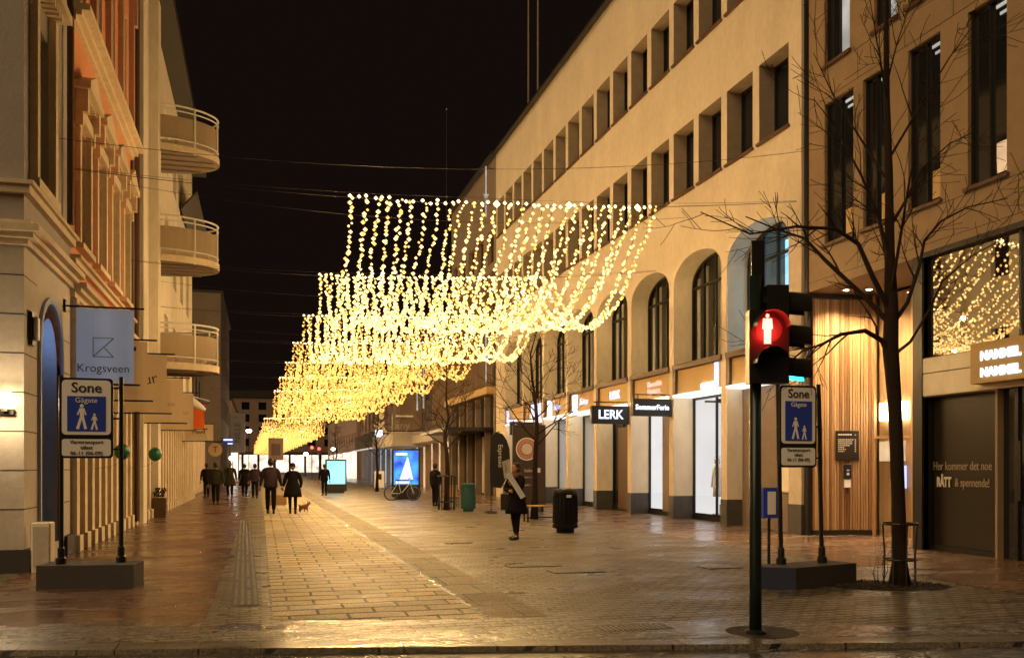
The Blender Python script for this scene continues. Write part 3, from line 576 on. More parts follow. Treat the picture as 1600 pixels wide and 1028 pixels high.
# name board and intercom on the timber wall
def on_arc(q): j = min(int(q*20), 19); return Vector((arc[j][0], arc[j][1], 0)), Vector((arc[j+1][0]-arc[j][0], arc[j+1][1]-arc[j][1], 0)).normalized()
pos, dr = on_arc(.56); ang = math.atan2(dr.y, dr.x)
t = thing('name_board', 'black name board with white lines of text on the timber wall', 'sign', (pos.x+dr.y*.08, pos.y-dr.x*.08, 1.72), None, ang)
g = MB(); g.box(-.27, .27, -.02, .012, 0, .68); local(g, 'board', 'black', t)
for i, (zz, wd) in enumerate([(.58, .40), (.47, .40), (.425, .37), (.38, .40), (.335, .33), (.29, .16), (.245, .20), (.20, .18)]):
    g = MB(); random.seed(i); x = -.22
    while x < -.22+wd*.82:
        ww = random.uniform(.02, .05); g.box(x, x+ww, -.024, -.0205, zz, zz+(.026 if i == 0 else .016)); x += ww+.010
    g.box(.17, .20, -.024, -.0205, zz, zz+.016); local(g, 'text_line', 'letw', t)
t = thing('intercom', 'dark intercom box with a small lit keypad below the black name board', 'intercom', (pos.x+dr.y*.08, pos.y-dr.x*.08, 1.02), None, ang)
g = MB(); g.box(-.085, .085, -.05, .012, .28, .62, .01); local(g, 'case', 'black', t)
g = MB(); g.box(-.075, .075, -.04, .012, .08, .26, .01); local(g, 'key_box', 'signw', t)
g = MB(); g.box(-.03, .03, -.054, -.0505, .36, .42); g.box(-.03, .03, -.054, -.0505, .46, .49); local(g, 'display', 'officew', t)
g = MB(); g.tube([(0, -.01, .08), (0, -.01, -.06)], .012, 6); local(g, 'cable', 'black', t)
random.seed(11)
# ================================================================ RIGHT: buildings further down
def far_block(name, label, side, y0, y1, h, mat, wins, ground, xoff=0, roofh=.25, frontmat=None):
    X = (XR+xoff) if side > 0 else (-3.4-xoff); mp = R(X) if side > 0 else L(X)
    b = thing(name, label, 'building', (X, (y0+y1)/2, 0)); w = MB(); rects = []
    for z0, z1, wd, gap in wins:
        a = y0+gap/2
        while a+wd < y1-.2: rects.append((a, a+wd, z0, z1, .25)); a += wd+gap
    wall(w, mp, (y0, y1), (ground[0] if ground else 0, h), rects, depth=.25, mr=0)
    e = 14*side; w.quad((X, y0, 0), (X+e, y0, 0), (X+e, y0, h), (X, y0, h)); w.quad((X, y1, 0), (X+e, y1, 0), (X+e, y1, h), (X, y1, h)); w.build('wall', mat, b)
    g = MB(); g.box(X-.2*side, X+e, y0, y1, h+.002, h+roofh); g.build('roof', 'roof', b)
    for i, r in enumerate(rects): 
        if i < 40: add_window(b, mp, r[0], r[1], r[2], r[3], .25, 1, w=.07, frame='brown')
    return b, mp
b, mp = far_block('timber_clad_building', 'dark building with a timber slatted upper storey beyond the cream corner building', 1, 46.05, 57.5, 18.1, 'bgmid', [(12.6, 14.4, 1.4, .9)], (5.5,), 0)
g = MB(); a = 46.3
while a < 57.3: g.box(XR-.16, XR-.06, a, a+.16, 5.95, 12.0); a += .34
g.build('timber_slats', 'slatd', b); g = MB(); g.box(XR-.10, XR-.004, 46.1, 57.4, 5.9, 12.05); g.build('slat_backing', 'bgdark', b)
g = MB(); g.box(XR-.5, XR+.3, 46.06, 57.45, 5.46, 5.85); g.build('canopy_band', 'panel', b)
g = MB(); g.box(XR-2.3, XR+.2, 47.5, 56.0, 3.55, 3.75); g.build('dark_awning', 'black', b)
g = MB()
for a in (46.1, 48.2, 50.4, 52.6, 54.8, 57.2): g.box(XR-.05, XR+.3, a, a+.24, 0, 5.46)
g.build('shop_pillar_row', 'bgmid', b)
g = MB(); g.quad((XR+.25, 46.3, 0), (XR+.25, 57.3, 0), (XR+.25, 57.3, 5.5), (XR+.25, 46.3, 5.5)); g.build('shop_glass', 'wglass', b)
for i, a in enumerate((48.4, 54.9)):
    g = MB(); g.box(XR+.18, XR+.24, a, a+1.5, .1, 3.3); g.build('grey_shutter', 'greyw', b)
b, mp = far_block('dark_shop_building', 'dark grey shop building with a dark awning between lit shop windows', 1, 57.6, 80, 11.5, 'bgdark', [(6.6, 8.6, 1.3, 1.2)], (4.0,), 0)
g = MB(); g.box(XR-2.6, XR+.1, 66.5, 79, 3.15, 4.15); g.box(XR-1.2, XR+.1, 58, 66.2, 3.3, 3.9); g.build('awning', 'greyw', b)
g = MB(); a = 58
while a < 79.6: g.box(XR-.12, XR-.02, a, a+.22, 4.6, 10.8) if (a < 64 or a > 68) else None; a += .5
g.build('timber_slats', 'slatd', b)
g = MB(); g.quad((XR+.3, 57.8, 0), (XR+.3, 70, 0), (XR+.3, 70, 4), (XR+.3, 57.8, 4)); g.build('lit_shop_window', 'shopw', b)
g = MB(); g.quad((XR+.3, 70, 0), (XR+.3, 79.8, 0), (XR+.3, 79.8, 4), (XR+.3, 70, 4)); g.build('cool_shop_window', 'shopc', b)
g = MB()
for a in (57.7, 60.5, 63.4, 66.4, 69.8, 73.0, 76.3, 79.5): g.box(XR-.1, XR+.35, a, a+.3, 0, 4)
g.build('shop_pillar_row', 'bgmid', b)
for q_ in (66.6, 69.4): g = MB(); g.box(XR-.3, XR-.2, q_, q_+.1, 6.0, 9.2); g.build('lit_strip', 'officew', b)
b, mp = far_block('canopied_shop_building', 'brown shop building with a lit white fascia far down the right side', 1, 80.1, 112, 10.5, 'bgpink', [(5.8, 7.6, 1.6, 2.0), (8.4, 9.8, 1.6, 2.0)], (4.0,), 0)
g = MB(); g.quad((XR+.3, 80.2, 0), (XR+.3, 112, 0), (XR+.3, 112, 4), (XR+.3, 80.2, 4)); g.build('lit_shop_window', 'shopc', b)
g = MB(); g.box(XR-2.2, XR+.1, 81, 98, 3.4, 4.8); g.build('dark_awning', 'bgdark', b); g = MB(); g.box(XR-2.25, XR-2.205, 81, 98, 3.25, 3.4); g.build('lit_edge', 'officew', b)
g = MB()
for i in range(9): a = 80.4+i*3.9; g.box(XR-.1, XR+.35, a, a+.4, 0, 4)
g.build('shop_pillar_row', 'bgmid', b)
b, mp = far_block('pink_rendered_building', 'dusky pink building far down the right side before the square', 1, 118, 170, 9.5, 'bgpink', [(4.6, 6.2, 1.6, 2.4)], (3.8,), 0)
g = MB(); g.quad((XR+.3, 118, 0), (XR+.3, 170, 0), (XR+.3, 170, 3.8), (XR+.3, 118, 3.8)); g.build('lit_shop_window', 'farshop', b)
# building closing the street
b = thing('street_end_building', 'long dim violet-grey building closing the far end of the street', 'building', (0, 300, 0))
w = MB(); rects = []
for fl in range(4):
    for i in range(24): rects.append((-58+5.2*i, -58+5.2*i+2.4, 8.4+3.9*fl, 10.8+3.9*fl, .3))
wall(w, lambda a, z, d: (a, 300+d, z), (-60, 70), (6.5, 24), rects, depth=.3, mr=0); w.build('wall', 'bgpink', b)
g = MB(); g.box(-60, 70, 299.6, 320, 24.003, 26); g.build('roof', 'roof', b)
g = MB(); g.quad((-60, 300.28, 8), (70, 300.28, 8), (70, 300.28, 24), (-60, 300.28, 24)); g.build('window_glass', 'wglass', b)
g = MB(); g.quad((-60, 300.3, 0), (70, 300.3, 0), (70, 300.3, 5.8), (-60, 300.3, 5.8)); g.build('lit_shop_window', 'farshop', b)
g = MB(); g.box(-60, 70, 298, 300.2, 5.6, 6.5); g.build('canopy', 'bgdark', b)
g = MB()
for i in range(27): g.box(-60+i*4.9, -59.3+i*4.9, 299.9, 300.25, 0, 5.6)
g.build('shop_pillar_row', 'bgdark', b)
# ================================================================ LEFT: grey corner building
XL = -3.4
B = thing('grey_corner_building', 'grey stone corner building with an arched doorway tinted with blue glow at the left edge', 'building', (XL-.3, 14.8, 0))
w = MB(); mp = L(XL)
wall(w, mp, (14.8, 18.15), (0, 5.0), [(14.98, 15.25, 3.5, 3.95, .05)], [(15.72, 17.3, .28, 3.35, 4.28)], .35, .38)
w.quad((XL, 14.8, 0), (XL-10, 14.8, 0), (XL-10, 14.8, 5), (XL, 14.8, 5))
w.build('ground_floor_wall', ['ash', 'ash'], B)
w = MB(); wall(w, mp, (14.8, 18.15), (5.0, 15), [(15.3, 16.35, 6.0, 8.55, .3), (15.3, 16.35, 10.3, 13.2, .3)], depth=.3)
w.quad((XL, 14.8, 5), (XL-10, 14.8, 5), (XL-10, 14.8, 15), (XL, 14.8, 15)); w.build('upper_wall', ['greyw', 'greyw'], B)
g = MB()
for i in range(1, 9):
    z = .35+i*.58
    g.box(XL-.004, XL+.003, 14.8, 15.6, z, z+.016); g.box(XL-.004, XL+.003, 17.42, 18.1, z, z+.016); g.box(XL-6, XL+.003, 14.797, 14.804, z, z+.016)
    for k in range(6): x = XL-.45-k*.9-(i % 2)*.45; g.box(x, x+.012, 14.797, 14.804, z, z+.58)
g.build('masonry_joints', 'bgdark', B)
g = MB(); g.box(XL-10, XL+.10, 14.68, 18.1, 0, .32, .03) if False else None
g.box(XL-10, XL+.10, 14.70, 14.795, 0, .34); g.box(XL+.002, XL+.10, 14.795, 15.66, 0, .34); g.box(XL+.002, XL+.10, 17.4, 18.12, 0, .34); g.build('plinth', 'conc', B)
g = MB()
for z, p, hh in ((4.86, .07, .09), (4.95, .16, .08), (5.03, .26, .10), (5.13, .12, .08), (5.62, .10, .12), (5.74, .16, .06)):
    g.box(XL-10, XL+p, 14.8-p, 14.795, z, z+hh); g.box(XL+.002, XL+p, 14.795, 18.15, z, z+hh)
g.build('string_course', 'trim', B)
g = MB()
for i in range(9): a = 14.95+i*.17; g.box(XL+.005, XL+.22, a, a+.09, 8.95, 9.08)
g.box(XL+.005, XL+.30, 14.9, 16.75, 9.08, 9.22); g.box(XL+.005, XL+.12, 15.12, 15.28, 5.8, 8.95); g.box(XL+.005, XL+.12, 16.37, 16.55, 5.8, 8.95); g.box(XL+.005, XL+.15, 15.1, 16.6, 5.82, 5.98)
for i in range(9): a = 14.95+i*.17; g.box(XL+.005, XL+.2, a, a+.09, 13.6, 13.75)
g.box(XL+.005, XL+.12, 15.12, 15.28, 10.2, 13.6); g.box(XL+.005, XL+.12, 16.37, 16.55, 10.2, 13.6); g.box(XL-10, XL+.45, 14.4, 18.15, 14.7, 15.1)
g.build('window_surround', 'trim', B)
add_window(B, mp, 15.3, 16.35, 6.0, 8.55, .3, 1, frame='brown'); add_window(B, mp, 15.3, 16.35, 10.3, 13.2, .3, 1, frame='brown')
g = MB()
P = arch_pts(15.72, 17.3, .28, 3.35, 4.28, 16); cen = (16.51, 1.8)
for kk, (e0, e1, dz, mi_) in enumerate(((1.0, 1.10, .05, 0), (.86, 1.0, -.12, 0), (.76, .86, -.24, 1), (.66, .76, -.30, 0))):
    A_ = [(cen[0]+(p[0]-cen[0])*e0, (cen[1]+(p[1]-cen[1])*(1-(1-e0)*.4)) if p[1] > .5 else p[1]) for p in P]; B_ = [(cen[0]+(p[0]-cen[0])*e1, (cen[1]+(p[1]-cen[1])*(1-(1-e1)*.4)) if p[1] > .5 else p[1]) for p in P]
    g.mat(mi_)
    for i in range(len(P)-1):
        g.quad(mp(*A_[i], -dz), mp(*A_[i+1], -dz), mp(*B_[i+1], -dz), mp(*B_[i], -dz)); g.quad(mp(*B_[i], -dz), mp(*B_[i+1], -dz), mp(*B_[i+1], .02), mp(*B_[i], .02)); g.quad(mp(*A_[i], -dz), mp(*A_[i+1], -dz), mp(*A_[i+1], .36), mp(*A_[i], .36))
g.build('door_surround', ['archglow', 'orange'], B)
g = MB(); g.poly([mp(*p, .36) for p in P]); dd = g.build('door', 'wglass', B)
ld = bpy.data.lights.new('door_light', 'POINT'); ld.energy = 1.6; ld.color = (.6, .74, 1); ld.shadow_soft_size = .08
lo = bpy.data.objects.new('light', ld); COL.objects.link(lo); lo.parent = dd; lo.location = Vector((XL-.12, 16.6, 3.6))-Vector(B.location)
g = MB()
for r0, r1, zz in ((.20, .16, 1.35), (.12, .09, 1.35), (.14, .11, 1.0)):
    for i in range(16):
        t0 = 2*pi*i/16; t1 = 2*pi*(i+1)/16
        g.quad((XL-.10, 15.9+r0*cos(t0), zz+r0*sin(t0)), (XL-.10, 15.9+r0*cos(t1), zz+r0*sin(t1)), (XL-.10, 15.9+r1*cos(t1), zz+r1*sin(t1)), (XL-.10, 15.9+r1*cos(t0), zz+r1*sin(t0)))
g.build('door_emblem', 'signw', dd)
g = MB(); g.tube([(XL+.12, 17.55, 5.9), (XL+.12, 17.55, 14.5)], .06, 8); g.tube([(XL+.12, 17.55, 9.6), (XL+.12, 17.55, 9.75)], .09, 8); g.build('downpipe', 'brown', B)
# wall lamps
t = thing('wall_lamp', 'glowing box wall lamp on the grey stone corner at the left edge', 'wall lamp', (-3.62, 14.7, 2.45), 'wall lamps')
g = MB(); g.box(-3.72, -3.52, 14.72, 14.795, 2.34, 2.42); g.box(-3.66, -3.58, 14.62, 14.79, 2.38, 2.42); g.build('bracket', 'dark', t)
g = MB(); g.box(-3.70, -3.52, 14.55, 14.70, 2.43, 2.66, .02); g.build('lamp_shade', 'wlamp', t)
ld = bpy.data.lights.new('lamp_light', 'POINT'); ld.energy = 34; ld.color = (1, .72, .42); ld.shadow_soft_size = .08
lo = bpy.data.objects.new('light', ld); COL.objects.link(lo); lo.parent = t; lo.location = (0, -.22, .05)
t = thing('wall_lamp', 'small unlit white and black lamp beside the arch tinted with blue glow', 'wall lamp', (XL, 15.15, 3.7), 'wall lamps')
g = MB(); g.box(XL+.003, XL+.06, 15.04, 15.26, 3.42, 3.92); g.build('backplate', 'black', t); g = MB(); g.box(XL+.06, XL+.13, 15.08, 15.22, 3.5, 3.85, .015); g.build('lamp_shade', 'signw', t)
# utility box by the corner
t = thing('utility_box', 'small pale utility box standing against the corner wall behind the left sign', 'utility box', (-3.1, 14.9, 0))
g = MB(); g.box(-3.28, -3.02, 14.7, 15.0, 0, .74, .015); g.build('case', 'cream2', t); g = MB(); g.box(-3.3, -3.285, 14.72, 14.98, .05, .72); g.box(-3.26, -3.04, 14.69, 14.698, .1, .68); g.build('door', 'ash', t)
# ================================================================ LEFT: orange building
B = thing('orange_plaster_building', 'orange plaster building with cream cornice and bracketed window heads', 'building', (XL, 22, 0))
mp = L(XL); r1 = [(18.75+1.88*i, 18.75+1.88*i+.95, 5.95, 8.15, .28) for i in range(4)]; r2 = [(18.75+1.88*i, 18.75+1.88*i+.95, 10.75, 13.3, .28) for i in range(4)]
w = MB(); wall(w, mp, (18.2, 26.2), (4.7, 15.5), r1+r2, depth=.28, mr=1); w.build('upper_wall', ['orange', 'trim'], B)
for r in r1+r2: add_window(B, mp, *r[:4], .28, 1, frame='trim', pane='wglass')
g = MB()
for r in r1:
    c = (r[0]+r[1])/2
    g.box(XL+.003, XL+.10, r[0]-.16, r[0]-.01, 5.8, 8.2); g.box(XL+.003, XL+.10, r[1]+.01, r[1]+.16, 5.8, 8.2)
    g.box(XL+.003, XL+.13, r[0]-.18, r[1]+.18, 8.2, 8.42); g.box(XL+.003, XL+.30, r[0]-.28, r[1]+.28, 8.72, 8.86)
    for y in (r[0]-.22, r[1]+.06): g.box(XL+.003, XL+.24, y, y+.16, 8.30, 8.72); g.box(XL+.003, XL+.15, y+.02, y+.14, 8.05, 8.30)
    for i in range(8): yy = r[0]-.1+i*.15; g.box(XL+.005, XL+.20, yy, yy+.07, 8.62, 8.72)
    g.add([(XL+.28, r[0]-.28, 8.86), (XL+.28, r[1]+.28, 8.86), (XL+.28, c, 9.22), (XL+.003, r[0]-.28, 8.86), (XL+.003, r[1]+.28, 8.86), (XL+.003, c, 9.22)], [(0, 1, 2), (0, 2, 5, 3), (1, 4, 5, 2)])
    g.box(XL+.003, XL+.16, r[0]-.18, r[1]+.18, 5.72, 5.83)
g.build('window_surround', 'trim', B)
g = MB()
for z, p, hh in ((9.85, .10, .1), (9.95, .20, .1), (10.05, .34, .12), (10.17, .16, .08)): g.box(XL+.002, XL+p, 18.16, 26.1, z, z+hh)
g.build('cornice', 'trim', B)
g = MB(); g.box(XL-6, XL+.5, 18.16, 26.2, 15.0, 15.502); g.build('eaves', 'trim', B)
g = MB()
for i in range(5): y = 18.3+1.88*i; g.box(XL+.002, XL+.12, y, y+.30, 10.3, 14.2); g.box(XL+.002, XL+.2, y-.05, y+.35, 14.2, 14.5); g.box(XL+.12, XL+.2, y+.05, y+.25, 13.4, 14.2)
g.build('pilaster_row', 'pinkp', B)
g = MB()
for z, p, hh in ((4.72, .08, .1), (4.82, .18, .08), (4.90, .28, .09), (5.35, .10, .1), (5.45, .18, .06)): g.box(XL+.002, XL+p, 18.16, 26.15, z, z+hh)
g.build('string_course', 'trim', B)
for i in range(11):
    g = MB(); y = 18.25+i*.79; g.box(XL-.25, XL+.10, y, y+.26, .30, 4.70); g.box(XL-.25, XL+.16, y-.04, y+.30, 0, .30); g.box(XL-.25, XL+.15, y-.03, y+.29, 4.4, 4.6)
    g.build('shop_pilaster', 'trim', B)
g = MB(); g.box(XL-.3, XL-.20, 18.2, 26.2, .0, 4.7); g.build('shop_glass', 'bgmid', B); g = MB(); g.box(XL-.2, XL+.02, 18.2, 26.2, 0, .28); g.build('shop_sill', 'conc', B)
g = MB(); g.tube([(XL+.16, 26.15, .1), (XL+.16, 26.15, 15)], .07, 8); g.box(XL-.2, XL+.05, 26.1, 26.35, 4.7, 15.0); g.build('downpipe', 'brown', B)
# ================================================================ LEFT: cream building with balconies
B = thing('balcony_building', 'pale cream apartment building with three round balconies on the left side', 'building', (XL, 37, 0))
w = MB(); rr = [(31.6+3.3*i, 31.6+3.3*i+1.5, 5.0+3.78*f, 7.2+3.78*f, .2) for f in range(3) for i in range(5)]
wall(w, mp, (26.36, 48.5), (4.3, 16.4), rr+[(28.0, 28.9, 5.2+3.78*f, 7.0+3.78*f, .2) for f in range(3)], depth=.2, mr=0)
w.quad((XL, 48.5, 0), (XL-14, 48.5, 0), (XL-14, 48.5, 16.4), (XL, 48.5, 16.4)); w.build('wall', 'cream2', B)
for r in rr: add_window(B, mp, *r[:4], .2, 1, frame='white')
g = MB(); g.box(XL-.04, XL+.28, 26.5, 27.3, 0, 17.2); g.box(XL-.04, XL+.28, 30.2, 30.95, 0, 17.2); g.build('pilaster', 'cream2', B)
g = MB(); g.box(XL-8, XL+.7, 26.36, 48.5, 16.402, 16.75); g.box(XL-8, XL-.2, 26.4, 48.5, 16.75, 18.5); g.build('roof', 'roof', B)
g = MB(); g.add([(XL+.1, 40.8, 12.6), (XL+.75, 40.8, 13.4), (XL+.75, 48.0, 13.4), (XL+.1, 48, 12.6), (XL+.1, 40.8, 12.7), (XL+.75, 40.8, 13.5), (XL+.75, 48, 13.5), (XL+.1, 48, 12.7)], [(0, 1, 2, 3), (4, 5, 6, 7), (0, 1, 5, 4), (1, 2, 6, 5), (2, 3, 7, 6)]); g.build('dormer_eave', 'roof', B)
g = MB(); i = 0; y = 26.5
while y < 48.2:
    g = MB(); g.box(XL-.25, XL+.12, y, y+.30, .28, 4.25); g.box(XL-.25, XL+.20, y-.05, y+.35, 0, .28); y += .95; g.build('shop_pilaster', 'trim', B)
g = MB(); g.box(XL-.3, XL-.2, 26.4, 48.4, 0, 4.3); g.build('shop_glass', 'bgmid', B)
def balcony(zf):
    cy = 31.95; Rr = 2.03; bal = None
    def ring(r, n=22, s=1.0): return [(XL+r*s*cos(-pi/2+pi*i/n), cy+.60*r*sin(-pi/2+pi*i/n)) for i in range(n+1)]
    g = MB(); P = ring(Rr); n = len(P)
    g.add([(*p, zf) for p in P]+[(*p, zf+.10) for p in P], [tuple(range(n)), tuple(range(2*n-1, n-1, -1))]+[(i, i+1, n+i+1, n+i) for i in range(n-1)])
    for k in range(4): yy = cy-.8+k*.52; g.box(XL, XL+sqrt(max(.1, (Rr-.12)**2-((yy-cy)/.60)**2)), yy-.03, yy+.03, zf-.05, zf-.002)
    bal = g.build('balcony', 'bgmid', B)
    g = MB(); P = ring(Rr-.03)
    for zz, rr_ in ((zf+1.50, .032), (zf+1.34, .022), (zf+.42, .022), (zf+.20, .02)): g.tube([(*p, zz) for p in P], rr_, 6)
    for i in range(0, 23, 5): g.tube([(*P[i], zf+.0), (*P[i], zf+1.50)], .03, 6)
    g.build('railing', 'white', bal)
    g = MB(); Q = ring(Rr-.05)
    for i in range(22): g.quad((*Q[i], zf+.44), (*Q[i+1], zf+.44), (*Q[i+1], zf+1.16), (*Q[i], zf+1.16))
    g.build('perforated_screen', 'fab', bal)
    g = MB(); Q = ring(Rr+.01)
    for i in range(22): g.quad((*Q[i], zf+.02), (*Q[i+1], zf+.02), (*Q[i+1], zf+.24), (*Q[i], zf+.24))
    g.build('apron', 'trim', bal)
for zf in (4.72, 8.18, 11.75): balcony(zf)
g = MB(); g.box(XL-.5, XL+.05, 30.98, 48.4, 4.32, 4.6); g.build('shop_band', 'brown', B)
# left: buildings further away
b, mpx = far_block('dark_brick_building', 'dark brown building with a flat top beyond the balconies', -1, 82, 103.5, 16.7, 'bgmid', [(6.0, 8, 1.4, 1.6), (10, 12, 1.4, 1.6)], (4.2,), 0)
g = MB(); y = 82.2
while y < 103: g.box(XL-.1, XL+.15, y, y+.4, 0, 4.2); y += 1.7
g.build('shop_pilaster', 'bgmid', b); g = MB(); g.quad((XL-.2, 82, 0), (XL-.2, 103.4, 0), (XL-.2, 103.4, 4.2), (XL-.2, 82, 4.2)); g.build('shop_glass', 'bgdark', b)
b, mpx = far_block('narrow_brown_building', 'narrow brown building with a projecting sign far down the left side', -1, 48.6, 66, 9.6, 'bgdark', [(5.2, 7.2, 1.4, 1.6)], (4.2,), .5)
g = MB(); y = 48.8
while y < 65.5: g.box(XL-.7, XL-.3, y, y+.35, 0, 4.2); y += 1.3
g.build('shop_pilaster', 'trim', b); g = MB(); g.quad((XL-.7, 48.6, 0), (XL-.7, 66, 0), (XL-.7, 66, 4.2), (XL-.7, 48.6, 4.2)); g.build('shop_glass', 'shopw', b)
b, mpx = far_block('low_corner_house', 'low pale building where the left side of the street ends', -1, 110, 150, 9.4, 'bgpink', [(5.2, 7.2, 1.6, 2.2)], (4.0,), 0)
g = MB(); g.quad((XL-.2, 110, 0), (XL-.2, 150, 0), (XL-.2, 150, 4.0), (XL-.2, 110, 4.0)); g.build('shop_glass', 'farshop', b)
# ================================================================ hanging banners, left
def banner(y, x1, z0, z1, mat, label, x0=XL+.15, extra=None, grp='banners hanging along the left facades', bar=.18):
    t = thing('hanging_banner', label, 'banner', (x0, y, z1), grp)
    g = MB(); n = 10
    for i in range(n):
        xa = x0+.06+(x1-x0-.06)*i/n; xb = x0+.06+(x1-x0-.06)*(i+1)/n
        ya = y+.02*sin(i*.9+y); yb_ = y+.02*sin((i+1)*.9+y)
        g.quad((xa, ya, z0), (xb, yb_, z0), (xb, yb_, z1), (xa, ya, z1))
    g.build('cloth', mat, t)
    g = MB(); g.tube([(XL, y, z1+.03), (x1+bar, y, z1+.03)], .018, 6); g.box(XL+.003, XL+.04, y-.06, y+.06, z1-.08, z1+.14); g.build('bracket', 'dark', t)
    g = MB(); g.tube([(XL, y, z0-.03), (x1+bar*.6, y, z0-.03)], .018, 6); g.box(XL+.003, XL+.04, y-.06, y+.06, z0-.10, z0+.06); g.build('bracket', 'dark', t)
    return t
t = banner(17.6, -2.24, 3.09, 4.42, 'fabblue', 'blue-grey banner lettered Krogsveen, nearest of the row on the left')
text('lettering', 'Krogsveen', .205, 'ink', t, (-2.74, 17.55, 3.34), FRONT, .002)
g = MB(); s_ = .17; c = (-2.74, 17.55, 3.72)
for p, q in (((-1, 1), (1, 1)), ((-1, 1), (-1, -1)), ((-1, -1), (1, -1)), ((1, 1), (-1, -1)), ((.1, -.05), (1, -1))):
    g.tube([(c[0]+p[0]*s_, c[1], c[2]+p[1]*s_), (c[0]+q[0]*s_, c[1], c[2]+q[1]*s_)], .009, 4)
g.build('logo', 'teal', t)
t = banner(19.3, -2.2, 2.92, 4.08, 'fab', 'plain tan banner with a tiny black mark, just behind the blue-grey one')
g = MB(); g.box(-2.46, -2.40, 19.24, 19.25, 3.88, 3.96); g.build('mark', 'ink', t)
t = banner(21.9, -2.08, 2.82, 4.12, 'fab', 'tan banner with hand-drawn letters ur, third in the row'); text('lettering', 'cur', .34, 'ink', t, (-2.5, 21.85, 3.55), (radians(90), radians(-12), 0), .002)
t = banner(26.6, -2.1, 2.82, 4.02, 'fab', 'wide tan banner with a brown fox and faint name, fourth in the row')
g = MB(); g.tube([(-3.0, 26.54, 3.30), (-2.97, 26.54, 3.42), (-2.86, 26.54, 3.46), (-2.72, 26.54, 3.50)], [.03, .035, .035, .02], 6); g.tube([(-2.97, 26.54, 3.42), (-2.99, 26.54, 3.2)], .015, 5); g.tube([(-2.9, 26.54, 3.44), (-2.9, 26.54, 3.25)], .015, 5); g.build('fox_logo', 'orange', t)
text('lettering', 'fretex', .2, 'copperl', t, (-2.55, 26.54, 3.32), FRONT, .002)
t = banner(31.2, -2.15, 2.8, 3.98, 'fab', 'tan banner with one thin line of writing, fifth in the row'); text('lettering', 'Sommerfugl', .13, 'copperl', t, (-2.6, 31.14, 3.35), FRONT, .002)
t = banner(37.3, -2.15, 3.1, 4.05, 'fabred', 'orange-red banner beyond the tan ones', extra=None); text('lettering', 'e', .4, 'copperl', t, (-2.6, 37.24, 3.6), FRONT, .002)
t = banner(41.0, -2.0, 2.72, 3.42, 'fab', 'low wide pale banner with slanted writing, last of the row', bar=.05); text('lettering', 'Maud', .24, 'ink', t, (-2.6, 40.94, 3.1), FRONT, .002)
t = thing('round_shop_sign', 'round pale sign with a T hanging at the end of the banners', 'shop sign', (-2.1, 45.9, 2.4))
g = MB(); g.tube([(-2.15, 45.87, 2.42), (-2.15, 45.95, 2.42)], .33, 20); g.build('disc', 'fab', t); g = MB(); g.tube([(XL, 45.9, 2.82), (-1.85, 45.9, 2.82)], .02, 6); g.tube([(-2.15, 45.9, 2.76), (-2.15, 45.9, 2.82)], .02, 6); g.build('bracket', 'dark', t)
text('lettering', 'T', .42, 'brown', t, (-2.15, 45.86, 2.42), FRONT, .003)
for (x, y, z, r, lb) in ((-2.75, 19.9, 1.88, .155, 'larger green balloon on the shop pilasters beneath the tan banners'), (-2.65, 24.9, 1.90, .165, 'farther green balloon beside the shop pilasters, toward the balconies')):
    t = thing('balloon', lb, 'balloon', (x, y, z), 'green balloons'); g = MB(); g.ball((x, y, z), r, 16, 12, 1.08); g.build('skin', 'green', t, smooth=True)
    g = MB(); g.lathe((x, y, z-r*1.18), [(.02, 0), (.008, .03)], 8); g.tube([(x, y, z-r*1.1), (x-.2, y, z-.3), (XL+.12, y, z-.35)], .004, 4); g.build('string', 'green', t)
# parasol / flag cluster under the balconies
t = thing('furled_flag', 'pale furled flag on a slanted pole below the lowest balcony', 'flag', (XL, 36.2, 4.4))
g = MB(); g.tube([(XL, 36.2, 4.5), (-1.9, 36.2, 4.1)], .02, 6); g.build('pole', 'white', t)
g = MB(); g.tube([(XL+.3, 36.2, 4.4), (-2.7, 36.15, 4.12), (-2.3, 36.1, 3.9), (-2.05, 36.1, 3.75)], [.12, .22, .14, .05], 8); g.build('cloth', 'white', t, smooth=True)
# planter / crate at the left facade
t = thing('planter_box', 'dark wooden planter box standing by the pale pilasters', 'planter', (-3.05, 29.9, 0))
g = MB(); g.box(-3.25, -2.85, 29.7, 30.1, 0, .62, .02)
for z in (.14, .30, .46): g.box(-3.26, -2.84, 29.69, 29.698, z, z+.10)
g.build('box', 'brown', t); g = MB(); random.seed(5)
for i in range(90): x = random.uniform(-3.2, -2.9); y = random.uniform(29.75, 30.05); z = .62+random.random()*.25; a = random.random()*6; g.quad((x, y, z), (x+.05*cos(a), y+.05*sin(a), z+.02), (x+.05*cos(a), y+.05*sin(a), z+.07), (x, y, z+.06))
g.build('foliage', 'soil', t)
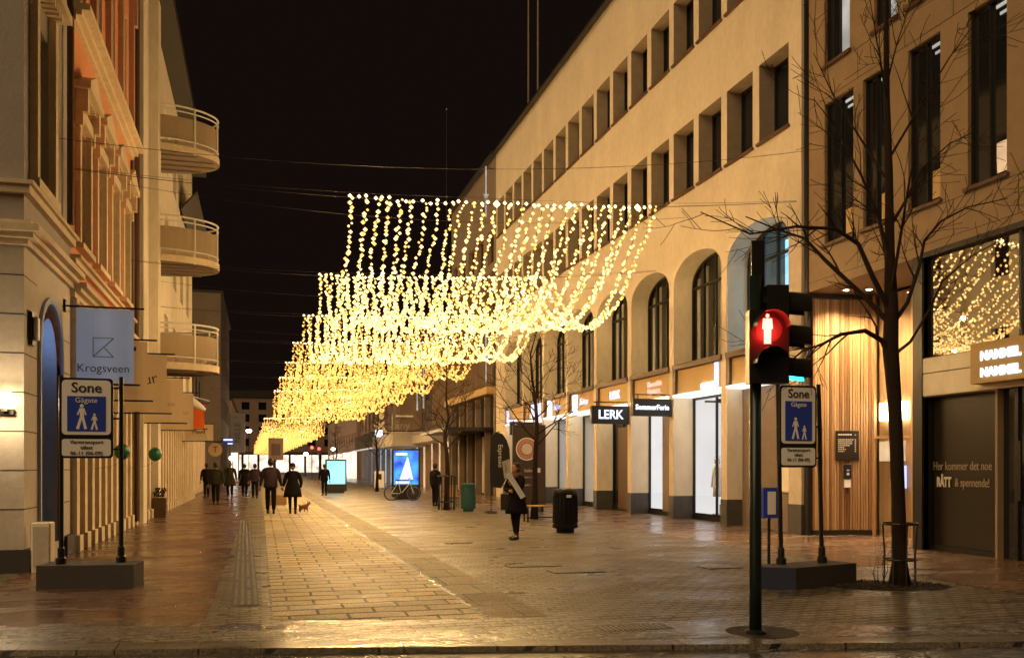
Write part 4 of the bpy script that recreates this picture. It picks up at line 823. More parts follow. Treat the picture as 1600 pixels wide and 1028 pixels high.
# ================================================================ zone signs
def pedestrian_pictogram(g, x, y, z, s):
    y -= .0
    g.lathe((x, y, z+.60*s), [(.001, -.09*s), (.07*s, -.05*s), (.085*s, 0), (.07*s, .05*s), (.001, .09*s)], 12, 1, .06)
    g.poly([(x-.10*s, y, z+.50*s), (x+.10*s, y, z+.50*s), (x+.20*s, y, z+.20*s), (x+.14*s, y, z+.17*s), (x+.09*s, y, z+.34*s), (x+.09*s, y, z+.10*s), (x+.22*s, y, z-.45*s), (x+.10*s, y, z-.48*s), (x, y, z-.02*s), (x-.12*s, y, z-.48*s), (x-.25*s, y, z-.45*s), (x-.08*s, y, z+.10*s), (x-.09*s, y, z+.34*s), (x-.16*s, y, z+.17*s), (x-.22*s, y, z+.20*s)])
def zone_sign(cx, cy, w, z0, z1, posts, base, label, lean=0, line3='06-11 (06-09)', blue_end=False, zb=.30):
    t = thing('zone_sign', label, 'road sign', (cx, cy, 0), 'pedestrian zone signs')
    h = z1-z0; zm = z0+h*.265; y = cy-.045; k = w/.66
    def plate(za, zb_, m, inset, yy, r=.05):
        g = MB(); P = []
        x0, x1 = cx-w/2+inset, cx+w/2-inset; za += inset; zb_ -= inset
        for ox, oz, a0 in ((x1-r, zb_-r, 0), (x0+r, zb_-r, 90), (x0+r, za+r, 180), (x1-r, za+r, 270)):
            for q in range(5): a = radians(a0+q*22.5); P.append((ox+r*cos(a), oz+r*sin(a)))
        n = len(P); g.add([(p[0], yy, p[1]) for p in P]+[(p[0], yy+.02, p[1]) for p in P], [tuple(range(n)), tuple(range(2*n-1, n-1, -1))]+[(i, (i+1) % n, n+(i+1) % n, n+i) for i in range(n)])
        return g
    plate(z0, z1, 0, 0, y).build('sign_frame', 'dark', t)
    sp = plate(zm, z1, 0, .028, y-.006).build('sign_plate', 'signw', t)
    lp = plate(z0, zm, 0, .028, y-.006, .03).build('sub_plate', 'signw', t)
    text('lettering', 'Sone', .19*k, 'ink', sp, (cx, y-.010, z1-.135*k), FRONT, .002, bold=.002)
    g = MB(); bw = .235*k; bz0 = zm+.075*k; bz1 = z1-.245*k; g.box(cx-bw, cx+bw, y-.012, y-.0065, bz0, bz1); bp = g.build('blue_panel', 'blue', sp)
    text('lettering', 'Gågate', .098*k, 'signw', bp, (cx, y-.016, bz1-.055*k), FRONT, .002)
    g = MB(); pedestrian_pictogram(g, cx-.055*k, y-.0135, bz0+.165*k, .29*k); pedestrian_pictogram(g, cx+.10*k, y-.0135, bz0+.11*k, .19*k); g.build('pictogram', 'signw', bp)
    for i, s in enumerate(('Varetransport', 'tillatt', line3)): text('lettering', s, .072*k, 'ink', lp, (cx, y-.010, zm-.07*k-i*.075*k), FRONT, .002)
    for sgn, px in zip((-1, 1), posts):
        g = MB(); top = (px+lean*sgn*0-abs(lean), cy+.03, z1+.03); bot = (px, cy+.03, zb-.002)
        g.tube([bot, top], .030, 10); g.build('post', 'dark', t)
        g = MB(); g.lathe((px, cy+.03, zb), [(.065, 0), (.065, .07), (.045, .09), (.045, .2), (.032, .22)], 10); g.build('post_foot', 'dark', t)
        ex = cx+sgn*w/2
        for zz in (z0+.12, (z0+z1)/2, z1-.12):
            g = MB(); fx = bot[0]+(top[0]-bot[0])*(zz-zb)/(z1-zb); g.box(min(fx, ex), max(fx, ex), cy-.02, cy+.03, zz-.012, zz+.012); g.build('clamp', 'dark', t)
    for nm, q, m in base:
        g = MB(); n = len(q); g.add([(*p, 0.0) for p in q]+[(*p, zb-.002) for p in q], [tuple(range(n-1, -1, -1)), tuple(range(n, 2*n))]+[(i, (i+1) % n, n+(i+1) % n, n+i) for i in range(n)]); g.build(nm, m, t)
    return t
zone_sign(-2.185, 12.75, .64, 1.68, 2.72, (-2.50, -1.78), [('concrete_base', [(-2.76, 12.62), (-1.58, 12.42), (-1.52, 12.95), (-2.70, 13.15)], 'conc')], 'left Sone Gågate pedestrian zone sign on a dark block before the shop banners', zb=.31)
zone_sign(6.83, 10.42, .56, 1.56, 2.64, (6.62, 7.24), [('concrete_base', [(6.53, 9.98), (7.66, 10.29), (7.52, 10.78), (6.30, 10.46)], 'conc'), ('blue_block', [(6.16, 10.21), (6.525, 9.985), (6.29, 10.45), (6.24, 10.44)], 'navy')], 'right Sone Gågate pedestrian zone sign between the traffic light and the bare tree', lean=.05, zb=.285)
# ================================================================ traffic light
PX, PY = 4.46, 7.47
t = thing('traffic_light', 'dark pole with a glowing red pedestrian signal and a side-on vehicle signal', 'traffic light', (PX, PY, 0))
cr, sr = cos(radians(15.64)), sin(radians(15.64)); RX = Vector((cr, -sr, 0)); FY = Vector((sr, cr, 0))   # the signals are set square to the crossing
def tl(u, v, z): p = Vector((PX, PY, 0))+RX*u+FY*v; return (p.x, p.y, z)
def tbox(g, u0, u1, v0, v1, z0, z1, b=.0):
    P = [tl(u0, v0, 0), tl(u1, v0, 0), tl(u1, v1, 0), tl(u0, v1, 0)]; g.add([(p[0], p[1], z0) for p in P]+[(p[0], p[1], z1) for p in P], [(3, 2, 1, 0), (4, 5, 6, 7), (0, 1, 5, 4), (1, 2, 6, 5), (2, 3, 7, 6), (3, 0, 4, 7)])
MT['poleg'] = M('dark_green_pole', (.012, .022, .020), .28, var=.15, metal=.2)
g = MB(); g.tube([tl(0, 0, -.03), tl(0, 0, 1.0), tl(0, 0, 3.35)], [.058, .056, .054], 16); g.build('pole', 'poleg', t, smooth=True)
g = MB(); g.lathe(tl(0, 0, 0), [(.10, 0), (.10, .03), (.062, .05)], 16); g.build('pole_foot', 'dark', t)
g = MB(); tbox(g, -.02, .10, .06, .09, 2.95, 3.70); tbox(g, -.005, .085, .05, .0599, 3.0, 3.65); g.build('sign_back', 'black', t)
g = MB(); tbox(g, -.11, .255, -.20, .0-.06, 2.33, 3.0); ph = g.build('pedestrian_signal', 'black', t)
g = MB()
for zc in (2.83, 2.50):
    for i in range(12):
        a0, a1 = pi*i/12, pi*(i+1)/12; c = (.07, zc); r = .155
        g.quad(tl(c[0]+r*cos(a0), -.20, c[1]+r*sin(a0)), tl(c[0]+r*cos(a1), -.20, c[1]+r*sin(a1)), tl(c[0]+r*.96*cos(a1), -.36, c[1]+r*.96*sin(a1)), tl(c[0]+r*.96*cos(a0), -.36, c[1]+r*.96*sin(a0)))
g.build('visor', 'black', ph)
def man(g, u, v, z, s):
    g.poly([tl(u+.05*s*cos(a*pi/6), v, z+.40*s+.06*s*sin(a*pi/6)) for a in range(12)])
    g.poly([tl(u+x*s, v, z+zz*s) for x, zz in ((-.13, .32), (.13, .32), (.16, .02), (.11, .0), (.10, -.42), (-.10, -.42), (-.11, 0), (-.16, .02))])
g = MB(); man(g, .055, -.206, 2.82, .31); g.build('red_figure', 'redl', ph)
MT['reddim'] = E('red_lens_glow', (1, .02, .012), .07)
g = MB(); g.poly([tl(.07+.12*cos(a*pi/12), -.203, 2.82+.12*sin(a*pi/12)) for a in range(24)]); g.build('red_lens', 'reddim', ph)
ld = bpy.data.lights.new('red_light', 'POINT'); ld.energy = 9.0; ld.color = (1, .02, .015); ld.shadow_soft_size = .06
lo = bpy.data.objects.new('light', ld); COL.objects.link(lo); lo.parent = ph; lo.location = Vector(tl(.06, -.30, 2.80))-Vector((PX, PY, 0))
g = MB(); g.poly([tl(.07+.13*cos(a*pi/12), -.203, 2.49+.13*sin(a*pi/12)) for a in range(24)]); g.build('dark_lens', 'wglass', ph)
g = MB(); tbox(g, .10, .30, -.05, .27, 2.36, 3.26); tbox(g, .06, .10, .0, .1, 3.1, 3.16); tbox(g, .06, .10, .0, .1, 2.45, 2.51); vh = g.build('vehicle_signal', 'black', t)
for zc in (3.10, 2.79, 2.48):
    g = MB(); n = 14; ang0, ang1 = radians(-30), radians(210)
    for i in range(n):
        a0 = ang0+(ang1-ang0)*i/n; a1 = ang0+(ang1-ang0)*(i+1)/n; r = .128; vc = .11
        for rr_ in (r, r-.006):
            g.quad(tl(.30, vc+rr_*cos(a0), zc+rr_*sin(a0)), tl(.30, vc+rr_*cos(a1), zc+rr_*sin(a1)), tl(.53, vc+rr_*cos(a1), zc-.02+rr_*sin(a1)), tl(.53, vc+rr_*cos(a0), zc-.02+rr_*sin(a0)))
    g.build('visor', 'black', vh)
g = MB(); g.poly([tl(.304, .11+.11*cos(a*pi/12), 2.48+.11*sin(a*pi/12)) for a in range(24)]); g.poly([tl(.304, .11+.10*cos(a*pi/12), 2.475+.10*sin(a*pi/12)) for a in range(24)]); g.build('green_lens', 'greenl', vh)
ld = bpy.data.lights.new('green_light', 'POINT'); ld.energy = 5.0; ld.color = (.03, .75, 1); ld.shadow_soft_size = .03
lo = bpy.data.objects.new('light', ld); COL.objects.link(lo); lo.parent = vh; p = Vector(tl(.42, .11, 2.47)); lo.location = p-Vector((PX, PY, 0))
MT['visin'] = M('visor_lining', (.30, .30, .30), .5, var=.05)
g = MB()
for i in range(10):
    a0 = radians(-40)+radians(190)*i/10; a1 = a0+radians(19); r = .120
    g.quad(tl(.33, .11+r*cos(a0), 2.48+r*sin(a0)), tl(.33, .11+r*cos(a1), 2.48+r*sin(a1)), tl(.525, .11+r*cos(a1), 2.462+r*sin(a1)), tl(.525, .11+r*cos(a0), 2.462+r*sin(a0)))
g.build('visor_lining', 'visin', vh)
# cover plate around the pole
g = MB(); g.lathe((PX+.10, PY+.05, .0062), [(.34, 0), (.34, .002)], 28); g.build('utility_cover', 'soil', label='round dark cover in the paving at the foot of the traffic light', cat='manhole cover')
for (x, y, w_, l_, lb) in ((4.15, 13.6, .85, .40, 'rectangular drain cover in the setts, the farther of the middle pair'), (4.55, 12.7, .80, .42, 'rectangular drain cover in the setts, the nearer of the middle pair'), (3.48, 8.05, .72, .30, 'long dark drain cover at the kerb in the foreground'), (6.9, 12.6, .6, .4, 'small drain cover left of the right zone sign')):
    t2 = thing('drain_cover', lb, 'drain cover', (x, y, 0), 'drain covers in the paving')
    g = MB(); g.box(x-w_/2, x+w_/2, y-l_/2, y+l_/2, .001, .010); g.build('frame', 'dark', t2)
    g = MB()
    for i in range(12): xx = x-w_/2+.04+i*(w_-.08)/12; g.box(xx, xx+.02, y-l_/2+.04, y+l_/2-.04, .0102, .014)
    g.build('grate', 'steel', t2)
# tactile guiding strip
t = thing('tactile_strip', 'ribbed metal guiding strip running down the left pavement', 'tactile strip', (-.35, 12, 0))
g = MB(); random.seed(3)
for xo in (-.30, -.225, -.15, -.075):
    y = 10.6
    while y < 28:
        x = xo-.017*(y-10.6)*(1 if y < 28 else 28/y*1.0); ll = .28; g.box(x, x+.035, y, y+ll, .0045, .011); y += .30
        if random.random() < .05: y += .3
g.build('rib_row', 'tactile', t)
g = MB(); g.poly([(-.33, 10.5, .0085), (-.02, 10.5, .0085), (-.32, 28, .0085), (-.63, 28, .0085)]); g.build('strip_bed', 'conc', t)
# ================================================================ trees
def branch(g, p, d, length, r, depth, rng, twist=.25, up=.12, n=5, kids=(2, 4), lvl=0, minr=.004):
    pts = [Vector(p)]; rad = [r]; d = Vector(d).normalized(); seg = length/n
    for i in range(n):
        d = (d+Vector((rng.gauss(0, twist), rng.gauss(0, twist), rng.gauss(0, twist)+up))*.35).normalized()
        pts.append(pts[-1]+d*seg); rad.append(max(minr, r*(1-.80*(i+1)/n)))
    g.tube(pts, rad, 6 if r > .02 else 4, cap=False)
    if depth > 0:
        for _ in range(rng.randint(*kids)):
            k = rng.uniform(.25, .95)*n; i = min(int(k), n-1); q = pts[i].lerp(pts[i+1], k-i); dd = (pts[i+1]-pts[i]).normalized()
            side = dd.orthogonal().normalized(); side = Matrix.Rotation(rng.random()*2*pi, 3, dd) @ side
            branch(g, q, dd*rng.uniform(.5, 1)+side*rng.uniform(.5, .9), length*rng.uniform(.35, .62), max(minr, rad[i]*.55), depth-1, rng, twist*1.1, up, max(3, n-1), kids, lvl+1, minr)
    return pts
def limb(g, pts, r0, r1, rng, kids=9, kl_=.9, depth=2, minr=.004):
    P = [Vector(p) for p in pts]; n = len(P); R_ = [r0+(r1-r0)*i/(n-1) for i in range(n)]; g.tube(P, R_, 7, cap=False)
    for _ in range(kids):
        k = rng.uniform(.2, .99)*(n-1); i = min(int(k), n-2); q = P[i].lerp(P[i+1], k-i); dd = (P[i+1]-P[i]).normalized(); side = Matrix.Rotation(rng.random()*2*pi, 3, dd) @ dd.orthogonal().normalized()
        branch(g, q, dd*rng.uniform(.6, 1)+side*rng.uniform(.4, .8), kl_*rng.uniform(.4, 1.1), max(minr, R_[i]*.5), depth-1, rng, minr=minr)
rng = random.Random(42)
TX, TY = 8.10, 9.99
t = thing('street_tree', 'large bare street tree with a metal guard in front of the timber entrance', 'tree', (TX, TY, 0), 'bare street trees')
def tp(u, z, v=0): return (TX+cr*u+sr*v, TY-sr*u+cr*v, z)     # u across, v along, metres from the trunk foot
g = MB(); tr = [(0, -.03), (0, .3), (-.02, 1.2), (-.04, 1.8), (-.07, 2.5), (-.12, 3.1), (-.11, 3.6), (-.13, 4.4), (-.14, 5.4), (-.17, 6.4), (-.18, 7.6), (-.2, 9.2)]
rad_ = [.15, .10, .085, .085, .088, .10, .09, .062, .05, .04, .03, .010]; g.tube([tp(u, z) for u, z in tr], rad_, 12); g.build('trunk', 'bark', t, smooth=True)
g = MB()
mains = [
 ([(-.10, 2.95, 0), (-.25, 3.22, -.05), (-.5, 3.34, -.12), (-.85, 3.28, -.2), (-1.1, 3.15, -.25), (-1.38, 3.05, -.3), (-1.62, 2.85, -.3)], .060, .012, 12),
 ([(-.13, 3.45, 0), (-.45, 3.85, .1), (-.9, 4.35, .25), (-1.15, 4.65, .3), (-1.45, 4.8, .45), (-1.9, 5.0, .5)], .055, .012, 12),
 ([(-.13, 3.62, 0), (-.42, 4.05, -.15), (-.62, 4.45, -.2), (-.95, 4.62, -.3), (-1.5, 4.62, -.4), (-2.1, 4.5, -.5), (-2.75, 4.75, -.6)], .060, .010, 14),
 ([(-.12, 3.4, 0), (.15, 3.75, .1), (.35, 4.25, .2), (.42, 4.6, .2), (.72, 4.9, .35), (1.1, 5.1, .4), (1.7, 5.25, .5)], .045, .010, 14),
 ([(-.12, 3.0, 0), (.1, 3.2, -.1), (.3, 3.6, -.2), (.42, 3.95, -.3), (.75, 4.25, -.4), (1.2, 4.5, -.45)], .035, .008, 10),
 ([(-.13, 4.3, 0), (-.35, 4.85, -.15), (-.62, 5.3, -.3), (-1.0, 5.9, -.4), (-1.3, 6.2, -.5)], .035, .008, 12),
 ([(-.14, 4.7, 0), (.15, 5.1, .2), (.45, 5.6, .35), (.9, 6.0, .5), (1.3, 6.2, .6)], .035, .008, 12),
 ([(-.14, 5.3, 0), (-.4, 5.9, .2), (-.75, 6.6, .35), (-1.0, 7.2, .4)], .028, .007, 12),
 ([(-.15, 5.6, 0), (.1, 6.1, -.2), (.5, 6.8, -.3), (.85, 7.3, -.4)], .028, .007, 12),
 ([(-.16, 6.3, 0), (-.35, 6.9, -.2), (-.6, 7.8, -.4)], .02, .006, 10), ([(-.17, 6.6, 0), (.1, 7.3, .3), (.4, 8.1, .4)], .02, .006, 10),
 ([(-.12, 3.8, 0), (-.2, 4.5, -.5), (-.3, 5.0, -.95), (-.3, 5.6, -1.3)], .035, .007, 10), ([(-.12, 3.9, 0), (0, 4.6, .5), (.1, 5.2, 1.0), (.1, 5.9, 1.3)], .035, .007, 10),
]
for P, r0, r1, k in mains: limb(g, [tp(*q) for q in P], r0*.68, r1*.6, rng, int(k*.9), .9, 2, .0034)
g.build('crown', 'twig', t)
# guard around the trunk
g = MB(); 
for i in range(8):
    a = 2*pi*i/8; u, v = .18*cos(a), .18*sin(a); g.tube([tp(u*1.15, 0.0, v*1.15), tp(u*1.1, .4, v*1.1), tp(u*1.25, .82, v*1.25)], .012, 5)
ring = [tp(.225*cos(2*pi*i/16), .82, .225*sin(2*pi*i/16)) for i in range(17)]; g.tube(ring, .016, 5); ring = [tp(.2*cos(2*pi*i/16), .35, .2*sin(2*pi*i/16)) for i in range(17)]; g.tube(ring, .012, 5)
g.build('guard', 'dark', t)
# soil around it with shoots
g = MB(); n = 26; random.seed(8)
ctr = tp(-.15, .016, 0); P = [tp(-.15+(.75+.1*random.random())*cos(2*pi*i/n), .009, (.42+.08*random.random())*sin(2*pi*i/n)) for i in range(n)]
for i in range(n): g.poly([ctr, P[i], P[(i+1) % n]])
g.build('soil', 'soil', kind='structure')
g = MB()
for i in range(900):
    a = random.random()*2*pi; q = sqrt(random.random()); c = tp(-.15+.78*q*cos(a), .012, .42*q*sin(a)); l_ = random.uniform(.02, .07); b_ = random.random()*6.28; h_ = random.uniform(.005, .04)
    g.add([c, (c[0]+l_*cos(b_), c[1]+l_*sin(b_), c[2]+h_), (c[0]+l_*.5*cos(b_)-.012, c[1]+l_*.5*sin(b_)+.012, c[2]+h_*.3+.004)], [(0, 1, 2)])
g.build('leaf_litter', 'soil', kind='stuff', label='dead leaves and stems around the foot of the large tree', cat='leaf litter')
t2 = thing('weed', 'thin dry weed growing from the soil beside the large tree', 'plant', tp(-.35, 0, -.1)); g = MB()
for k in range(4): branch(g, tp(-.35+.03*k, 0, -.1), (random.uniform(-.3, .3), random.uniform(-.3, .3), 1), random.uniform(.3, .75), .006, 1, rng, .3, .2, 5, (2, 4), 0, .002)
g.build('stem', 'twig', t2)
def street_tree(x, y, h, label, seed, wide=1.0, guard=False, fork=2.2):
    rg = random.Random(seed); t = thing('street_tree', label, 'tree', (x, y, 0), 'bare street trees')
    g = MB(); n = 8; P = [(x+rg.gauss(0, .03)*i*.5, y+rg.gauss(0, .03)*i*.5, h*i/n-.02) for i in range(n+1)]; R_ = [.11*(1-.88*(i/n)) for i in range(n+1)]; R_[0] = .13; g.tube(P, R_, 10); g.build('trunk', 'bark', t, smooth=True)
    g = MB()
    for k in range(17):
        z = fork+(h-fork)*.8*k/16; i = min(int(z/h*n), n-1); q = Vector(P[i]).lerp(Vector(P[i+1]), z/h*n-i); a = k*2.4+rg.random()
        branch(g, q, (cos(a), sin(a), rg.uniform(.4, .9)), wide*(h-z)*.42+.5, R_[i]*.38, 2, rg, .22, .15, 5, (3, 5), 0, .0055)
    g.build('crown', 'twig', t)
    if guard:
        g = MB()
        for i in range(8): a = 2*pi*i/8; g.tube([(x+.3*cos(a), y+.3*sin(a), 0), (x+.33*cos(a), y+.33*sin(a), 1.25)], .02, 5)
        for zz in (.3, 1.25): g.tube([(x+.33*cos(2*pi*i/14), y+.33*sin(2*pi*i/14), zz) for i in range(15)], .022, 5)
        g.build('guard', 'dark', t)
street_tree(7.95, 25.9, 5.7, 'slim bare street tree behind the woman and the black litter bin', 5, 1.1)
street_tree(6.55, 32.3, 5.4, 'bare street tree in a metal guard beside the green litter bin', 9, 1.0, True)
street_tree(7.2, 58.0, 5.6, 'bare street tree between the two lit advertising screens', 12, .9)
street_tree(6.9, 88.0, 6.0, 'farthest bare street tree, beyond the cyan screen', 15, .9)
# ================================================================ wires and light nets
def wire_z(X, dz=0): t_ = (X+3.4)/15.4; return 7.12+.62*t_-.36*4*t_*(1-t_)+dz
NETW = 180
net_y = [18.3, 26.0, 33.2, 40.6, 48.3, 56.6, 66.5, 104]
XA, XB, NS = 1.75, 8.40, 27
ords = ['nearest', 'second', 'third', 'fourth', 'fifth', 'sixth', 'seventh', 'eighth', 'ninth', 'tenth', 'eleventh']
def string_mesh(i, Ln, fr, br, seed, sag=2.05, bm='bulb'):
    rg = random.Random(seed); X = XA+(XB-XA)*i/(NS-1)+(rg.gauss(0, .022) if 0 < i < NS-1 else 0); z0 = wire_z(X); S_ = sag*rg.uniform(.93, 1.05)-.9*max(0, .10-i/(NS-1)); g = MB(); n = 20; dxs = rg.gauss(0, .05)
    f = lambda q: (X+dxs*sin(pi*q)+.02*sin(q*25+i), Ln*q, z0-S_*4*q*(1-q)+.012*sin(q*31+i*2))
    g.mat(0); g.tube([f(k/n) for k in range(n+1)], .006, 3, cap=False)
    L_ = Ln*1.22; m = int(L_/fr); g.mat(1)
    for k in range(m):
        q = (k+rg.random()*.6)/m; p = f(q); r_ = br*rg.uniform(.65, 1.25); g.mat(1 if rg.random() < .72 else 2); off = br*1.0
        g.octa((p[0]+rg.uniform(-off, off), p[1]+rg.uniform(-off, off), p[2]+rg.uniform(-off, off)), r_)
    return g.mesh('light_string', ['dark', bm, 'bulbmid' if bm == 'bulb' else 'bulbdim'])
def wire_mesh(fr, br):
    g = MB(); n = 30; g.mat(0); f = lambda X: (X, 0, wire_z(X)); g.tube([f(-3.4+15.4*k/n) for k in range(n+1)], .007, 4, cap=False)
    g.tube([(-3.4+15.4*k/n, 0, wire_z(-3.4+15.4*k/n)+.12*(1-abs(2*k/n-1))+.02) for k in range(n+1)], .004, 4, cap=False); return g.mesh('support_wire', ['dark'])
def garland_mesh(fr, br):
    g = MB(); rg = random.Random(1); X = XA
    while X < XB: g.octa((X+rg.uniform(-.03, .03), rg.uniform(-.03, .03), wire_z(X)+rg.uniform(-.03, .06)), br*(1.0 if rg.random() < .8 else 1.9)); X += fr
    return g.mesh('edge_garland', ['bulbbig'])
sets = {}
for lod, (fr, br) in enumerate(((.078, .041), (.105, .045), (.17, .060))):
    sets[lod] = ([string_mesh(i, 1.0*7.6, fr, br, 100*lod+i, bm='bulbmid' if lod else 'bulb') for i in range(NS)], wire_mesh(fr, br), garland_mesh(.16, br))
for k, y in enumerate(net_y):
    lod = 0 if k < 2 else (1 if k < 5 else 2); sm, wm, gm = sets[lod]; dx = -(y-18.3)*.016; Ln = min(net_y[k+1]-y-.3, 7.4) if k+1 < len(net_y) else 8
    t = thing('light_net', f'{ords[k]} sagging net of warm light strings strung across the street', 'string lights', (0, y, 0), 'nets of light strings over the street')
    def put(me, nm, sx=1, sy=1, x=0):
        o = bpy.data.objects.new(nm, me); COL.objects.link(o); o.parent = t; o.scale = (sx, sy, 1); o.location = (x, 0, 0); return o
    put(wm, 'support_wire'); put(gm, 'edge_garland', 1, 1, dx)
    for me in sm: put(me, 'light_string', 1, Ln/7.6, dx)
    for (lx, q) in ((2.4, .2), (4.2, .55), (5.9, .25), (7.7, .6)):      # the light the bulbs of this net give off
        ld = bpy.data.lights.new('net_light', 'POINT'); ld.energy = NETW; ld.color = (1, .62, .25); ld.shadow_soft_size = .05
        lo = bpy.data.objects.new('light', ld); COL.objects.link(lo); lo.parent = t; lo.location = (lx+dx, Ln*q, wire_z(lx)-2.05*4*q*(1-q))
far_y = [113, 123, 134, 146, 158, 171, 185, 200, 216, 232]
for k, y in enumerate(far_y):
    g = MB(); rg = random.Random(k+50); dx = -(y-18.3)*.016; Ln = 10.5
    for i in range(22):
        X = XA+(XB-XA)*i/21+dx
        for q in range(26):
            qq = (q+rg.random())/26; g.octa((X+rg.uniform(-.06, .06), y+Ln*qq, wire_z(X)-2.05*4*qq*(1-qq)+rg.uniform(-.05, .05)), .10)
    g.build('light_net', 'bulbfar', label=f'far light net number {k+12} counted from the camera, merging into the glow' if False else 'distant net of light strings merging with its neighbours into one glow', cat='string lights', group='distant light nets')
# plain cross wires without lights
for (y, zl, zr) in ((17.2, 7.3, 8.6), (24.0, 8.6, 8.9), (31.0, 7.6, 8.2), (44, 8.2, 8.6)):
    g = MB(); n = 24; g.tube([(-3.4+15.4*k/n, y, zl+(zr-zl)*k/n-.5*4*(k/n)*(1-k/n)) for k in range(n+1)], .005, 4, cap=False)
    g.build('cross_wire', 'dark', label='thin dark wire strung bare between the facades across the street', cat='wire', group='bare wires across the street')
# ================================================================ flagpoles, ornaments
for i, (x, y, zt, lb) in enumerate(((13.2, 44.0, 30, 'flagpole on the cream roof, left of its pair'), (12.9, 41.4, 30, 'flagpole on the cream roof, right of its pair'), (14, 69, 29.5, 'thin mast standing on the roof beyond the cream building'))):
    t = thing('flagpole', lb, 'flagpole', (x, y, 17.9 if i < 2 else 11.4), 'roof flagpoles'); g = MB(); z0 = 18.2 if i < 2 else 11.7
    g.tube([(x, y, z0), (x, y, zt)], [.06, .03], 8); g.build('pole', 'bgmid' if i < 2 else 'dark', t); g = MB(); g.ball((x, y, zt+.06), .08, 8, 6); g.lathe((x, y, z0), [(.16, 0), (.12, .25)], 8); g.build('fitting', 'steel', t)
for (x, y, z0, z1, lb) in ((11.55, 46.4, 14.9, 17.6, 'upper lit star ornament on the far edge of the cream building'), (11.55, 46.4, 6.1, 9.4, 'lower lit star ornament on the far edge of the cream building')):
    t = thing('star_ornament', lb, 'light ornament', (x, y, z0), 'lit star ornaments'); zm = z0+(z1-z0)*.42
    g = MB(); g.tube([(x, y, z0), (x, y, z1)], .035, 6); g.build('rod', 'officew', t)
    g = MB(); P = []
    for i in range(10): a = pi/2+i*pi/5; r_ = .20 if i % 2 == 0 else .09; P.append((x+r_*cos(a), y-.03, zm+r_*sin(a)))
    for i in range(10): g.poly([(x, y-.08, zm), P[i], P[(i+1) % 10]]); 
    g.build('star', 'officew', t); g = MB(); g.tube([(x, y, z1-.1), (XR, y, z1-.1)], .02, 5); g.build('bracket', 'dark', t)
# ================================================================ bins, bench, boards
def litter_bin(x, y, h, w_, mat, label, lid='dark', tagon=True, rz=0):
    t = thing('litter_bin', label, 'litter bin', (x, y, 0), None, rz); r = w_/2
    g = MB(); g.lathe((0, 0, 0), [(r*.72, 0), (r*.74, .10), (r*1.02, .12), (r*1.04, .20), (r*.98, .21), (r*.96, h*.6), (r*.90, h*.86), (r*.92, h*.88)], 20, 1, .85); local(g, 'body', mat, t)
    g = MB(); g.lathe((0, 0, 0), [(r*.96, h*.88), (r*1.0, h*.92), (r*.96, h*.97), (r*.5, h)], 20, 1, .85); local(g, 'lid', lid, t)
    g = MB()
    for i in range(20): a = 2*pi*i/20; g.tube([(r*1.0*cos(a), r*.86*sin(a), .24), (r*.95*cos(a), r*.815*sin(a), h*.84)], .012, 4)
    local(g, 'rib_row', mat, t)
    if tagon: g = MB(); g.box(-.06, .06, -r*.90, -r*.86, h*.80, h*.86); local(g, 'label_plate', 'signw', t)
    return t
litter_bin(7.0, 20.28, 1.06, .60, 'binb', 'large black ribbed litter bin beside the bench, nearest to the camera', 'black')
litter_bin(7.05, 30.9, 1.02, .52, 'teal', 'round green litter bin next to the guarded tree', 'teal', False)
t = thing('street_bench', 'small pale wooden bench with metal legs behind the black litter bin', 'bench', (7.75, 24.6, 0))
g = MB()
for i in range(5): g.box(7.2, 8.35, 24.38+i*.09, 24.455+i*.09, .44, .475)
g.build('seat', 'wood', t)
for x in (7.3, 8.2):
    for y in (24.4, 24.78): g = MB(); g.box(x-.02, x+.02, y-.02, y+.02, 0, .44); g.build('leg', 'dark', t)
g = MB(); g.box(7.25, 8.25, 24.40, 24.43, .12, .15); g.build('stretcher', 'dark', t)
# tall board with round logo
t = thing('advertising_board', 'tall dark board with a round salmon logo behind the slim tree', 'sign board', (8.95, 30, 0))
g = MB(); g.box(8.42, 9.62, 29.97, 30.06, .25, 3.05, .01); g.build('board', 'bgdark', t); g = MB(); g.box(8.5, 8.6, 29.9, 30.2, 0, .25); g.box(9.42, 9.52, 29.9, 30.2, 0, .25); g.build('foot', 'dark', t)
g = MB(); c = (8.93, 29.965, 2.2)
for r0, r1, m in ((.40, .36, 0), (.35, .22, 1), (.20, .0, 2)):
    g.mat(m)
    for i in range(28):
        a, b_ = 2*pi*i/28, 2*pi*(i+1)/28; g.quad((c[0]+r0*cos(a), c[1]-.001*m, c[2]+r0*sin(a)), (c[0]+r0*cos(b_), c[1]-.001*m, c[2]+r0*sin(b_)), (c[0]+r1*cos(b_), c[1]-.001*m, c[2]+r1*sin(b_)), (c[0]+r1*cos(a), c[1]-.001*m, c[2]+r1*sin(a)))
g.build('round_logo', ['signw', 'salmon', 'letw'], t)
for z, s, x0 in ((1.45, .17, 9.05), (1.22, .12, 8.98), (.95, .12, 9.0)): text('lettering', 'åpent i dag' if s < .15 else 'bakeri', s, 'letw', t, (x0, 29.96, z), FRONT, .002)
g = MB(); g.box(9.15, 9.42, 29.955, 29.966, 1.38, 1.54); g.build('price_tag', 'letw', t)
